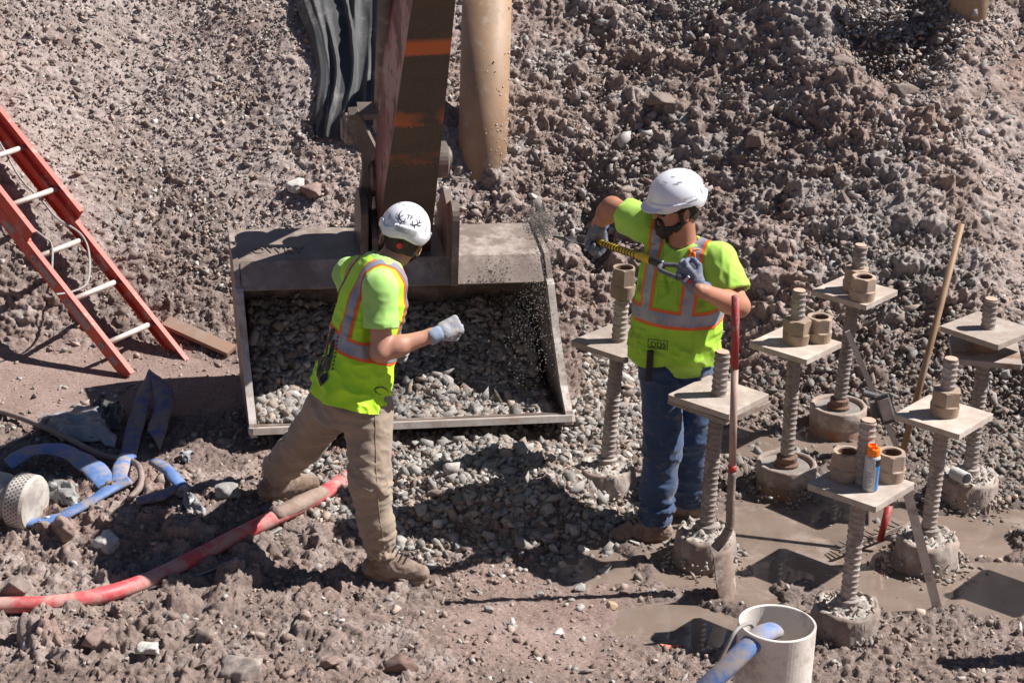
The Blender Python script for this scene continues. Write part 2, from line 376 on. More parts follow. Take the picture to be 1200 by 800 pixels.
def rocks(P, size, colors, tpl, seed, tilt=.6, nrmv=None):
    r = np.random.default_rng(seed); N = len(P); ti = r.integers(0, len(tpl), N); VV = []; FF = []; CC = []; off = 0
    for k, (tv, tf) in enumerate(tpl):
        sel = np.where(ti == k)[0]
        if not len(sel): continue
        n = len(sel); a = r.uniform(0, 6.283, n); b = r.normal(0, tilt, n); c = r.normal(0, tilt, n)
        ca, sa = np.cos(a), np.sin(a); cb, sb = np.cos(b), np.sin(b); cc, sc = np.cos(c), np.sin(c)
        Z = np.zeros(n); O = np.ones(n)
        Rz = np.stack([np.stack([ca, -sa, Z], -1), np.stack([sa, ca, Z], -1), np.stack([Z, Z, O], -1)], 1)
        Rx = np.stack([np.stack([O, Z, Z], -1), np.stack([Z, cb, -sb], -1), np.stack([Z, sb, cb], -1)], 1)
        Ry = np.stack([np.stack([cc, Z, sc], -1), np.stack([Z, O, Z], -1), np.stack([-sc, Z, cc], -1)], 1)
        Rm = Rx @ Ry @ Rz
        v = np.einsum('nij,vj->nvi', Rm, tv) * size[sel, None, None] * r.uniform(.85, 1.15, (n, 1, 3)) + P[sel, None, :]
        f = tf[None] + (np.arange(n) * len(tv))[:, None, None] + off
        VV.append(v.reshape(-1, 3)); FF.append(f.reshape(-1, 3)); CC.append(np.repeat(colors[sel], len(tv), 0)); off += n * len(tv)
    return np.concatenate(VV), np.concatenate(FF), np.concatenate(CC)
M_rock = attr_mat('crushed_stone', .9, .2, 60, .22, .003)
M_crumb = attr_mat('soil_crumbs', .95, .2, 90, .3, .004)
def stone_colors(n, seed, dark=1.0, warm=.3):
    r = np.random.default_rng(seed); g = (.19 + .27 * r.beta(1.6, 2.4, n)) * dark; c = np.stack([g * 1.09, g, g * .915], -1)
    wm = r.random(n) < warm; c[wm] *= np.array([1.06, .91, .82]); wh = r.random(n) < .03; c[wh] = np.array([.56, .52, .48]) * dark; return c
def scatter(n, prob, seed, xr=(-3.5, 3.5), yr=(7.2, 13.6)):
    r = np.random.default_rng(seed); x = r.uniform(*xr, n * 6); y = r.uniform(*yr, n * 6); p = prob(x, y); k = r.random(n * 6) < p; return x[k][:n], y[k][:n]
def stuff_rocks(name, x, y, size, col, tpl, mat, seed, sink=.15, tilt=.6):
    z = hz(x, y) + size * (.35 - sink)
    P = np.stack([x, y, z], -1); V, F, Cc = rocks(P, size, col, tpl, seed, tilt)
    o = obj(name, (V, F), mat); set_tint(o, Cc); tag(o, kind='stuff'); return o
def inbk(x, y):   # keep stones out of the bucket's footprint
    return (x > -1.45) & (x < .42) & (y > 10.02 + .2 * (x + 1.4)) & (y < 11.0 + .2 * (x + 1.4))
r_ = np.random.default_rng(20)
def p_heap(x, y): return sst(-.25, .35, np.maximum(ell(x, y, 580, 588, 170, 70), np.maximum(ell(x, y, 400, 590, 80, 50), ell(x, y, 700, 470, 65, 120))) + .55 * fbm2(x, y, 3, 4, 301)) * ~inbk(x, y)
x, y = scatter(5600, lambda x, y: p_heap(x, y) * .9, 21, (-1.4, 1.2), (7.9, 11.2)); s = np.clip(r_.lognormal(math.log(.0165), .45, len(x)), .006, .045)
stuff_rocks('gravel', x, y, s, stone_colors(len(x), 22, .88), TPL, M_rock, 23)
def p_wet(x, y):
    m = np.maximum(ell(x, y, 1000, 500, 290, 90), ell(x, y, 1180, 560, 140, 60)); return sst(-.2, .4, m + .3 * fbm2(x, y, 2.5, 3, 305)) * (.15 + .85 * sst(.1, -.1, pud_mask(x, y)))
x, y = scatter(6000, p_wet, 24, (.4, 3.3), (8.6, 11.5)); s = np.clip(r_.lognormal(math.log(.0135), .45, len(x)), .005, .036)
stuff_rocks('wet_gravel', x, y, s, stone_colors(len(x), 25, .62, .5), TPL, M_rock, 26)
def p_slope(x, y):
    z = base(x, y); t = y - yb(x); return sst(.0, .5, t) * (.12 + .40 * sst(.4, -.6, x) * sst(-.5, .2, fbm2(x, y, 2.3, 3, 307)) + .88 * sst(-.1, .35, fbm2(x, y + z * .8, 1.2, 4, 51) + .45 * sst(1.3, 2.0, z) - .25 * sst(0, .6, ell(x, y, 720, 300, 200, 110, .8))))
x, y = scatter(26000, p_slope, 27, (-3.5, 3.5), (10.6, 13.7)); s = np.clip(r_.lognormal(math.log(.0070), .52, len(x)), .003, .03)
stuff_rocks('slope_gravel', x, y, s, stone_colors(len(x), 28, 1.0, .45), TPS, M_rock, 29)
x, y = scatter(17000, lambda x, y: .7 * ~inbk(x, y) * (.08 + .92 * sst(.1, -.1, pud_mask(x, y))) * (.15 + .85 * sst(.3, -.1, ell(x, y, 120, 455, 220, 42))) * (.15 + .85 * sst(-.2, .3, fbm2(x, y, 2.2, 4, 333))), 30); s = np.clip(r_.lognormal(math.log(.0062), .6, len(x)), .003, .034)
cc = np.array(brown)[None] * .82 * r_.uniform(.75, 1.3, (len(x), 1)) * np.array([1.05, 1, .95])
stuff_rocks('soil_crumbs', x, y, s, cc, TPL, M_crumb, 31, .3)
x, y = scatter(2000, lambda x, y: .7 * ~inbk(x, y) * (.05 + .95 * sst(.1, -.1, pud_mask(x, y))) * (1 - .8 * sst(0, .4, y - yb(x))), 32, (-2.8, 2.6), (7.3, 11)); s = np.clip(r_.lognormal(math.log(.0095), .5, len(x)), .004, .03)
stuff_rocks('scattered_stones', x, y, s, stone_colors(len(x), 33, 1.0, .4), TPL, M_rock, 34)

x, y = scatter(10000, lambda x, y: sst(.0, .5, y - yb(x)) * sst(-1.2, .3, x + .3 * fbm2(x, y, 1.5, 3, 9)) * sst(-.35, .25, fbm2(x, y, 1.9, 4, 188)) , 35, (-3.5, 3.5), (10.5, 13.7)); s = np.clip(r_.lognormal(math.log(.0088), .62, len(x)), .0035, .045)
cc = lerp(np.tile(brown[None], (len(x), 1)), greyd[None] * 1.05, r_.uniform(0, 1, len(x))) * r_.uniform(.75, 1.15, (len(x), 1))
stuff_rocks('slope_rubble', x, y, s, cc, TPL, M_crumb, 36, .3)

#@@PART2@@
def vary(m, lo=.72, hi=1.12):
    nt = m.node_tree; b = nt.nodes['Principled BSDF']; src = b.inputs['Base Color'].links[0].from_socket; oi = _n(nt, 'ShaderNodeObjectInfo'); mr = _n(nt, 'ShaderNodeMapRange'); mr.inputs[3].default_value = lo; mr.inputs[4].default_value = hi
    vm = _n(nt, 'ShaderNodeVectorMath', operation='SCALE'); nt.links.new(oi.outputs['Random'], mr.inputs[0]); nt.links.new(src, vm.inputs[0]); nt.links.new(mr.outputs[0], vm.inputs['Scale']); nt.links.new(vm.outputs[0], b.inputs['Base Color'])
# ------------------------------------------------------------------ micropiles: casing collar, threaded bar, bearing plate, nuts
M_plate = M('dusty_plate', (.44, .36, .30), (.36, .285, .235), 14, .85, dirt=(.50, .43, .37), dirtamt=.5, dscale=9, bump=.0012, bscale=60)
M_plate2 = M('muddy_plate', (.36, .30, .26), (.26, .21, .18), 10, .9, dirt=(.20, .12, .08), dirtamt=.3, dscale=7, bump=.0012, bscale=60)
M_bar = M('mud_coated_bar', (.33, .27, .235), (.20, .16, .14), 12, .75, bump=.001, bscale=90, dirt=(.42, .37, .33), dirtamt=.5, dscale=16)
M_barend = M('sawn_bar_end', (.56, .36, .26), (.50, .33, .25), 30, .6)
M_nut = M('tan_nut', (.43, .32, .235), (.32, .225, .16), 20, .8, dirt=(.30, .24, .20), dirtamt=.4, dscale=12, bump=.001, bscale=80)
M_nutin = M('rusty_thread', (.17, .09, .06), (.12, .07, .05), 30, .85)
M_collar = M('muddy_casing', (.31, .24, .20), (.22, .16, .125), 9, .85, dirt=(.40, .35, .31), dirtamt=.45, dscale=8, bump=.003, bscale=40)
M_rust = M('rusty_casing', (.26, .115, .055), (.30, .22, .17), 8, .8, bump=.002, bscale=50)
M_grout = M('grout_rubble', (.42, .38, .34), (.27, .23, .20), 16, .95, bump=.008, bscale=45)
M_grey = M('grout_grey', (.40, .39, .38), (.52, .50, .48), 10, .8, bump=.002, bscale=50)
for m_ in (M_plate, M_plate2, M_bar, M_nut, M_collar): vary(m_)
def bar_mesh(a, b, r=.0335, rib=.0042, pitch=.0275, seg=20, ph=0):
    a = np.asarray(a); b = np.asarray(b); L = np.linalg.norm(b - a); n = int(L / pitch * 7); s, t, d = frame(b - a); V = []; F = []
    for k in range(n + 1):
        h = L * k / n
        for i in range(seg):
            th = 2 * math.pi * i / seg; q = (h / pitch - i / seg + ph) % 1.0; rr = r + rib * max(0, 1 - abs(q - .5) / .24) ** .6 if abs(q - .5) < .24 else r
            if k in (0, n): rr = r
            V.append(a + d * h + (s * math.cos(th) + t * math.sin(th)) * rr)
    for k in range(n):
        for i in range(seg):
            j = (i + 1) % seg; F.append((k * seg + i, k * seg + j, (k + 1) * seg + j, (k + 1) * seg + i))
    return np.array(V), F
def nut_mesh(c, h=.125, rot=0.0, axis=(0, 0, 1), R0=.07, hole=.042, hexfrac=.55, seg=36):
    """hexagon above, round collar below, through hole with a ledge"""
    s, t, d = frame(axis, (0, 1, 0)); c = np.asarray(c, float); V = []; F = []
    def ring(kind, r, z):
        for i in range(seg):
            a = 2 * math.pi * i / seg
            if kind: k = math.cos(math.pi / 6) / math.cos((a + rot) % (math.pi / 3) - math.pi / 6); rr = r * k
            else: rr = r
            V.append(c + d * z + (s * math.cos(a) + t * math.sin(a)) * rr)
    pr = [(0, R0 * .93, 0), (0, R0 * .98, h * (1 - hexfrac) * .9), (1, R0, h * (1 - hexfrac)), (1, R0, h * .96), (0, R0 * .86, h), (0, hole * 1.08, h), (0, hole, h - .006), (0, hole, h - .06), (0, .001, h - .062)]
    for p in pr: ring(*p)
    for k in range(len(pr) - 1):
        for i in range(seg):
            j = (i + 1) % seg; F.append((k * seg + i, k * seg + j, (k + 1) * seg + j, (k + 1) * seg + i))
    F.append(tuple(range(seg - 1, -1, -1)))
    return np.array(V), F
def nut_obj(name, c, parent=None, rot=0., h=.125, R0=.07, mat=None, hole=.042):
    V, F = nut_mesh(c, h, rot, R0=R0, hole=hole); o = obj(name, (V, F), mat or M_nut, parent)
    o.data.materials.append(M_nutin); seg = 36
    for i, p in enumerate(o.data.polygons):
        if i >= 6 * seg and i < 8 * seg: p.material_index = 1
        if i < seg or 5 * seg > i >= 4 * seg or 5 * seg <= i: p.use_smooth = False
    return o
def plate_axes(phi): return np.array([math.cos(phi), -math.sin(phi), 0]), np.array([math.sin(phi), math.cos(phi), 0])
def plate_obj(name, c, phi, parent, s=.335, t=.028, mat=None, tx=0, ty=0):
    ax, ay = plate_axes(phi); az = nrm(np.array([tx, ty, 1.0])); ax = nrm(ax - az * (ax @ az)); ay = np.cross(az, ax)
    return obj(name, box(np.asarray(c) - az * t / 2, ax, ay, az, s, s, t, .006), mat or M_plate, parent)
def collar(root, c, fill, seed, r=.15, h=.155, lean=(0, 0)):
    z0 = -.12; prof = [(r * 1.0, z0), (r * 1.01, -.0), (r, h * .5), (r, h - .006), (r - .006, h), (r - .016, h), (r - .02, h - .01), (r - .02, h - .05)]
    if fill == 'mud': prof = [(r * 1.03, z0), (r * 1.05, 0), (r * 1.0, h * .5), (r * .98, h - .012), (r * .9, h), (r * .84, h - .004), (r * .8, h - .05)]
    V, F = lathe((c[0], c[1], 0), (lean[0], lean[1], 1), prof, 56, jit=.013 if fill == 'mud' else .003, seed=seed)
    F = [f for f in F if len(f) == 4]
    o = obj('casing', (V, F), M_rust if fill == 'water' else M_collar, root, smooth=True)
    # fill: a rough disc
    n = 26; g = np.linspace(-1, 1, n); X, Y = np.meshgrid(g, g); m = X ** 2 + Y ** 2
    rr = r * (.9 if fill == 'mud' else .87)
    u = X * np.sqrt(1 - Y ** 2 / 2) * rr; v = Y * np.sqrt(1 - X ** 2 / 2) * rr; q = np.stack([u + c[0], v + c[1], np.zeros_like(u)], -1)
    if fill == 'water': zz = np.full_like(u, h - .018)
    else:
        zz = h - .018 + .04 * np.abs(fbm3(q * 1.0, 22, 4, seed)) + clods(q[..., 0], q[..., 1], .045, .8, seed) * .9 + .035 * np.clip(1 - np.hypot(u, v) / .08, 0, 1)
        zz = np.where(np.hypot(u, v) > rr * .96, h - .02, zz)
    id_ = np.arange(n * n).reshape(n, n); FF = np.stack([id_[:-1, :-1], id_[:-1, 1:], id_[1:, 1:], id_[1:, :-1]], -1).reshape(-1, 4)
    obj('grout_fill', (np.stack([q[..., 0], q[..., 1], zz], -1).reshape(-1, 3), FF), M_grout if fill == 'mud' else M_dirtywater, root)
    if fill == 'water':
        obj('rim', lathe((c[0], c[1], 0), (0, 0, 1), [(r + .003, h * .35), (r + .004, h - .004), (r - .002, h + .004), (r - .016, h + .003), (r - .0225, h - .012), (r - .0225, h - .03)], 56, jit=.002, seed=seed), M_collar, root, smooth=True)
M_dirtywater = M('grey_slurry', (.20, .18, .165), (.28, .25, .22), 20, .35)
PHI = R(39)
def pile(label, rim, top, plate_px, fill='mud', ztop=.155, nut=False, phi=PHI, plate=True, seed=1, rot=.2, tilt=(0, 0)):
    c = gz(*rim, ztop); Y = c[1]; T = gy(*top, Y); pc = gy(*plate_px, Y) if plate else None
    root = thing('micropile', label, 'foundation pile', (c[0], c[1], 0), 'micropiles with bearing plates')
    collar(root, c, fill, seed)
    a = np.array([c[0], c[1], ztop - .06]); d = nrm(T - a)
    obj('threaded_bar', bar_mesh(a, T - d * .002, ph=seed * .37), M_bar, root, smooth=False)
    obj('bar_end', lathe(T - d * .001, d, [(.031, 0), (.030, .003), (0, .0035)], 20), M_barend, root)
    obj('base_nut', lathe(np.array([c[0], c[1], ztop - .015]), d, [(.06, 0), (.062, .012), (.05, .022), (.052, .05), (.038, .056)], 18, jit=.003, seed=seed), M_bar if fill == 'mud' else M_nutin, root)
    if plate:
        k = (pc[2] - a[2]) / d[2]; pc = a + d * k
        plate_obj('bearing_plate', pc, phi, root, tx=tilt[0], ty=tilt[1])
        if nut:
            nut_obj('nut', pc + np.array([0, 0, .001]), root, rot, hole=.03)
    return root, c, d, pc, T
rA = pile('threaded bar pile just right of the bucket with a hex coupler on its tip', (711, 543), (731, 330), (724, 399), seed=3)
nut_obj('coupler', rA[4] - rA[2] * .075, rA[0], .5, h=.15, R0=.062)
rB = pile('pile beside the jeans worker carrying two stacked plates, shovel blade at its foot', (827, 621), (847, 412), (845, 462), seed=5)
plate_obj('lower_plate', rB[3] + np.array([.005, .005, -.031]), PHI + R(4), rB[0], s=.34, t=.022, mat=M_plate2)
rC = pile('pile right of the jeans worker, a fixed and a loose nut on its plate', (922, 541), (937, 340), (933, 401), fill='water', nut=True, seed=8, rot=.9)
rD = pile('farthest pile, a slurry filled rusty casing under a plate with two nuts', (983, 474), (1009, 287), (1003, 340), fill='water', nut=False, seed=11, rot=.1)
nut_obj('nut', rD[3] + np.array([0, 0, .001]), rD[0], .3, hole=.03)
rE = pile('pile with a single nut screwed down on its plate, broken white grout around its foot', (1087, 626), (1115, 420), (1110, 485), nut=True, seed=14, rot=.35)
rF = pile('pile at the right edge with two plates set apart on a rusty spacer', (1136, 555), (1162, 350), (1160, 384), seed=17, phi=PHI + R(6))
plate_obj('lower_plate', rF[3] + np.array([.0, .0, -.115]), R(8), rF[0], s=.335, mat=M_plate2)
obj('spacer', lathe(rF[3] + np.array([0, 0, -.114]), (0, 0, 1), [(.058, 0), (.058, .084)], 20), M_rust, rF[0])
rG = pile('nearest pile whose plate holds an orange capped spray can and two loose nuts', (993, 708), (1018, 492), (1012, 566), seed=20)
cH = gz(1350, 640, .15); rH = pile('pile standing outside the right edge of the picture', (1350, 650), (1392, 420), (1385, 486), seed=23)
pb = gz(1310, 772, 0); pst = thing('steel_post', 'plain upright steel post standing just outside the right edge', 'post', pb)
obj('post_body', cyl(pb + np.array([0, 0, -.1]), pb + np.array([.02, 0, .95]), .055, seg=24), M_collar, pst)
def loose(px, py, r, label, rot=0):
    p = gz(px, py, r[3][2] + .001); o = nut_obj('loose_nut', p, None, rot); tag(o, label, 'nut', 'loose hex nuts lying on the plates'); return o
P = []; s_ = []; r6 = np.random.default_rng(66)
for rt in (rA, rB, rE, rF, rG, rC):
    for i in range(150):
        a_ = r6.uniform(0, 6.283); q_ = .155 + abs(r6.normal(0, .055)); x_ = rt[1][0] + math.cos(a_) * q_; y_ = rt[1][1] + math.sin(a_) * q_; s1_ = r6.uniform(.004, .015); P.append((x_, y_, max(0, .07 - (q_ - .155) * .9) + s1_ * .3 + .005 + r6.uniform(-.02, 0))); s_.append(s1_)
    for i in range(45):
        a_ = r6.uniform(0, 6.283); q_ = .13 * math.sqrt(r6.random()); P.append((rt[1][0] + math.cos(a_) * q_, rt[1][1] + math.sin(a_) * q_, .165 if rt is not rC else -.1)); s_.append(r6.uniform(.004, .013))
V, F, Cc = rocks(np.array(P), np.array(s_), stone_colors(len(P), 67, .85, .5), TPL, 68); o = obj('spilled_grout', (V, F), M_crumb); set_tint(o, Cc); tag(o, kind='stuff')
loose(958, 398, rC, 'loose hex nut on the plate right of the jeans worker, beside the fixed nut', .25)
loose(1010, 350, rD, 'loose hex nut standing in front of the bar on the farthest plate', .6)
loose(990, 559, rG, 'loose nut left of the orange capped spray can on the nearest plate', .15)
loose(1041, 560, rG, 'loose nut right of the orange capped spray can on the nearest plate', .45)
for a_, b_ in ((1118, 560), (1126, 556)):
    pass
o = obj('bar_offcut', bar_mesh(gz(1117, 553, .19), gz(1133, 561, .20), r=.028, pitch=.022, rib=.005), M_grey, None); tag(o, 'short pale threaded offcut lying on the collar of the right edge pile', 'bar offcut')
# spray can
p = gz(1019, 573, rG[3][2] + .001); can = thing('spray_can', 'white and blue spray paint can with orange cap on the nearest plate', 'spray can', p)
M_can = M('can_white', (.55, .55, .55), (.45, .45, .46), 30, .35, metal=.2); M_blue = M('can_blue', (.01, .22, .62), None, 10, .35); M_blk = M('can_black', (.02, .02, .025), None, 10, .4); M_org = M('cap_orange', (1.0, .22, .01), (.9, .18, .01), 10, .4)
M_ink = M('print_grey', (.22, .22, .24), None, 10, .6)
k = 1.0
obj('can_body', lathe(p, (0, 0, 1), [(.031, 0), (.033, .004), (.033, .148), (.03, .158), (.02, .166)], 32), M_can, can, smooth=True)
def arc_patch(c, r, a0, a1, z0, z1, n=10):
    V = []; F = []
    for i in range(n + 1):
        a = a0 + (a1 - a0) * i / n
        for z in (z0, z1): V.append(c + np.array([math.cos(a) * r, math.sin(a) * r, z]))
    for i in range(n): F.append((2 * i, 2 * i + 2, 2 * i + 3, 2 * i + 1))
    return V, F
obj('blue_band', arc_patch(p, .0336, R(-62), R(20), .006, .118), M_blue, can); obj('black_band', arc_patch(p, .0336, R(-75), R(20), .118, .149), M_blk, can)
ink = join(*[arc_patch(p, .0337, R(-150), R(-96 + 8 * math.sin(i * 2.3)), .02 + i * .0085, .0235 + i * .0085, 6) for i in range(9)] + [arc_patch(p, .034, R(-52 + 0), R(-40), .03, .1, 3)])
obj('fine_print', ink, M_ink, can)
obj('cap', lathe(p, (0, 0, 1), [(.027, .158), (.028, .162), (.028, .186), (.026, .192), (.018, .193), (.016, .182), (0, .181)], 28), M_org, can, smooth=False)
obj('nozzle_guard', arc_patch(p, .0265, R(60), R(250), .190, .203, 14), M_org, can)

# wooden stakes leaning on the plates
M_wood = M('weathered_wood', (.56, .51, .45), (.42, .37, .33), 20, .85, dirt=MUD, dirtamt=.2, dscale=8)
def stick(a, b, w_, t_, side=(1, 0, 0)):
    d = nrm(b - a); s = nrm(np.array(side) - d * (np.array(side) @ d)); n = np.cross(s, d); return box((a + b) / 2, s, n, d, w_, t_, np.linalg.norm(b - a))
b0 = gz(1098, 711, .02); t0 = gy(1062, 571, b0[1] - .02)
o = obj('wooden_stake', stick(b0, t0, .042, .02), M_wood); tag(o, 'grey wooden stake leaning against the plate with the spray can', 'stake')
b0 = gz(1058, 540, .03); t0 = gy(993, 388, b0[1] + .1)
st2 = thing('float_tool', 'thin wooden stick with a black clamp and slotted float, leaning on the farthest bar', 'hand tool', b0)
obj('stick', stick(b0, t0, .028, .014), M_wood, st2)
M_dark = M('dark_plastic', (.06, .06, .065), (.1, .1, .1), 20, .6, dirt=MUD, dirtamt=.3)
q = gy(1028, 478, b0[1] + .02); obj('clamp', box(q, (1, 0, .2), (0, 1, 0), (-.2, 0, 1), .07, .06, .09, .01), M_dark, st2)
q2 = gy(1038, 479, b0[1] - .02); ax = nrm((.38, -.1, -1)); sx_ = nrm(np.cross(ax, (0, 1, .2))); nn = np.cross(sx_, ax)
obj('float_board', box(q2, sx_, nn, ax, .085, .02, .16, .012), M_dark, st2); obj('float_face', box(q2 - nn * .0 + nn * (.0115 if nn[1] < 0 else -.0115), sx_, nn, ax, .058, .004, .12, .008), M_wood, st2)
q3 = gy(1011, 460, b0[1] + .05); obj('float_grip', cyl(q3, q3 + np.array([.09, .0, -.02]), .02, .018, 12), M_dark, st2)

# rake
M_handle = M('ash_handle', (.30, .175, .095), (.22, .13, .07), 14, .6, dirt=(.3, .22, .17), dirtamt=.2); M_redp = M('red_grip', (.42, .035, .03), (.30, .03, .03), 20, .5, dirt=MUD, dirtamt=.3, dscale=20); M_steel = M('worn_steel', (.16, .13, .11), (.25, .2, .17), 18, .55, metal=.3, dirt=MUD, dirtamt=.5, dscale=12)
b0 = gz(1031, 634, .05); t0 = gy(1127, 262, b0[1] + .42); d0 = nrm(t0 - b0)
rk = thing('landscape_rake', 'long wooden rake standing behind the nut plate, red ferrule and many tines', 'rake', b0)
obj('handle', cyl(b0 + d0 * .17, t0, .0165, .0155, 14), M_handle, rk, smooth=True); obj('ferrule', cyl(b0, b0 + d0 * .18, .015, .019, 14), M_redp, rk, smooth=True)
h0 = gz(984, 646, .05); h1 = gz(1060, 616, .05); hd = nrm(h1 - h0)
obj('rake_bar', stick(h0, h1, .018, .012, (0, 0, 1)), M_steel, rk)
for i in range(15):
    a_ = h0 + (h1 - h0) * (i + .5) / 15; obj('tine', cyl(a_ + np.array([.0, -.0, 0]), a_ + np.array([-.045, .06, -.02 + .02 * (i % 3) / 2]), .0055, .004, 6), M_steel, rk)

# front shovel with red grip
b0 = gz(853, 700, .02); Ys = b0[1] + .06
g0 = gy(862, 347, Ys + .02); g1 = gy(861, 432, Ys + .02); s1 = gy(858, 552, Ys); s2 = gy(855, 615, Ys); s3 = gy(838, 642, Ys - .01)
sh = thing('long_shovel', 'round point shovel with red grip standing by the double plate, muddy blade', 'shovel', b0)
obj('grip', cyl(g1, g0, .017, .018, 16), M_redp, sh, smooth=True); M_shaft = M('pinkish_shaft', (.42, .30, .24), (.34, .20, .16), 12, .6, dirt=MUD, dirtamt=.3, dscale=10)
obj('shaft', cyl(s1, g1, .0165, .0165, 16), M_shaft, sh, smooth=True)
obj('red_collar', cyl(s1 - nrm(g1 - s1) * .0, s1 + nrm(g1 - s1) * .03, .0185, .0185, 16), M_redp, sh, smooth=True)
obj('socket', tube(crom([s1, (s1 * .4 + s2 * .6), s2, s2 * .5 + s3 * .5 + np.array([.01, 0, 0]), s3]), .018, taper=np.linspace(1, 1.3, 33)), M_steel, sh, smooth=True)
tip = gz(855, 703, .0)
def blade(top, tip, side, wid, depth, n=12, m=10):
    V = []; F = []; d = tip - top; s = nrm(side - nrm(d) * (side @ nrm(d))); nrm_ = np.cross(s, nrm(d))
    for th in (0, .004):
        for i in range(n + 1):
            t = i / n; w_ = wid * (.9 + .15 * t) * (1 if t < .5 else math.sqrt(max(0.0, 1 - ((t - .5) / .5) ** 2.2)))
            for j in range(m + 1):
                u = j / m * 2 - 1; V.append(top + d * t + s * u * w_ / 2 + nrm_ * (th - depth * (1 - u * u) * (1 - .4 * t)))
    N = (n + 1) * (m + 1)
    for i in range(n):
        for j in range(m):
            a = i * (m + 1) + j; F.append((a, a + 1, a + m + 2, a + m + 1)); F.append((N + a, N + a + m + 1, N + a + m + 2, N + a + 1))
    for j in range(m): F.append((j + 1, j, N + j, N + j + 1))
    return V, F
M_blade = M('muddy_blade', (.27, .19, .15), (.19, .14, .115), 10, .85, dirt=(.42, .36, .32), dirtamt=.4, dscale=12, bump=.003, bscale=40)
obj('blade', blade(s3 + np.array([.03, .0, .0]), tip + np.array([.0, -.0, -.02]), np.array([.55, .82, 0.2]), .16, .035), M_blade, sh, smooth=True)

# ------------------------------------------------------------------ white pipe with blue hose, paint mark
M_pvc = M('muddy_pvc', (.74, .68, .62), (.66, .59, .52), 4, .6, dirt=(.36, .29, .24), dirtamt=.4, dscale=4, bump=.001)
pc = gy(911, 729, 6.95); pr = .15
Yr = 7.0
def rimpt(): return pc
wp = thing('pipe_sleeve', 'short wide white plastic pipe standing upright in the foreground', 'pipe', (pc[0], pc[1], 0))
obj('pipe_wall', lathe((pc[0], pc[1], 0), (0, 0, 1), [(pr, -.15), (pr, pc[2] - .003), (pr - .003, pc[2]), (pr - .009, pc[2]), (pr - .012, pc[2] - .003), (pr - .012, -.1)], 64), M_pvc, wp, smooth=False)
print('PIPE', pc)
M_bh = M('blue_layflat', (.09, .20, .46), (.10, .17, .34), 10, .6, dirt=(.32, .27, .25), dirtamt=.6, dscale=7, bump=.001)
Z = pc[2]
hp = crom([gy(770, 862, pc[1] - .25), gy(826, 806, pc[1] - .2), gy(868, 766, pc[1] - .13), gy(892, 744, pc[1] - .06), gy(906, 738, pc[1] + .02)], 6)
bh = obj('blue_hose', tube(hp, .047, .03, 16), M_bh, smooth=True); tag(bh, 'blue flat hose running up and over the rim of the white pipe', 'hose')
M_cable = M('grey_cable', (.22, .22, .21), (.3, .28, .26), 20, .6, dirt=MUD, dirtamt=.3)
cb = obj('grey_cable', tube(crom([gy(835, 790, pc[1] - .16), gy(848, 765, pc[1] - .13), gy(860, 742, pc[1] - .1), gy(870, 733, pc[1] - .05), gy(880, 731, pc[1] + .03), gy(884, 742, pc[1] + .06)], 6), .008, seg=8), M_cable, smooth=True); tag(cb, 'thin grey cable hooked over the rim of the white pipe', 'cable')
M_paint = M('marking_paint', (.95, .16, .06), (.6, .16, .09), 60, .7)
c = gz(790, 762, .0); V = []; n = 26
for i in range(n):
    a = 2 * math.pi * i / n; rr = 1 + .35 * math.sin(3 * a + 1) * math.sin(5 * a); x_, y_ = c[0] + .05 * rr * math.cos(a), c[1] + .035 * rr * math.sin(a); V.append((x_, y_, max(float(hz(x_, y_)), .004) + .006))
V.append((c[0], c[1], max(float(hz(c[0], c[1])), .004) + .008))
pm_ = obj('paint_mark', (np.array(V), [(i, (i + 1) % n, n) for i in range(n)]), M_paint); tag(pm_, 'small bright orange paint mark on the wet mud', 'paint mark')

# ------------------------------------------------------------------ casing pipes in the slope
M_case = M('tan_casing', (.35, .22, .13), (.25, .155, .09), 3.5, .6, dirt=(.34, .27, .21), dirtamt=.3, dscale=9, bump=.001, bscale=20)
c = tp(564, 210); c = c + np.array([0, .13, 0]); t0 = gy(571, -10, c[1] + .22); d0 = nrm(t0 - c); LC = np.linalg.norm(t0 - c) + .12
cp = thing('casing_pipe', 'tall tan steel casing pipe standing in the slope behind the excavator arm', 'pipe', c)
obj('pipe_shell', cyl(c - d0 * .6, c + d0 * LC, .152, seg=48), M_case, cp, smooth=True)
r2 = np.random.default_rng(4); P = []
for i in range(90):
    a = r2.uniform(-1.6, .2); h = abs(r2.normal(.35, .3)); s_, t_, _ = frame(d0, (0, 1, 0)); P.append(c + d0 * h + (np.array([math.cos(a), math.sin(a), 0])) * .152)
V, F, Cc = rocks(np.array(P), r2.uniform(.003, .011, 90), np.tile([[.45, .38, .33]], (90, 1)), TPS, 5); o = obj('mud_splatter', (V, F), M_crumb, cp); set_tint(o, Cc); o['kind'] = 'stuff'
c = tp(1136, 20); c = c + np.array([0, .1, 0])
cp2 = thing('casing_pipe', 'tan casing pipe stub at the top right corner of the slope', 'pipe', c)
obj('pipe_shell', cyl(c - np.array([0, 0, .5]), c + np.array([.03, 0, .95]), .12, seg=40), M_case, cp2, smooth=True)

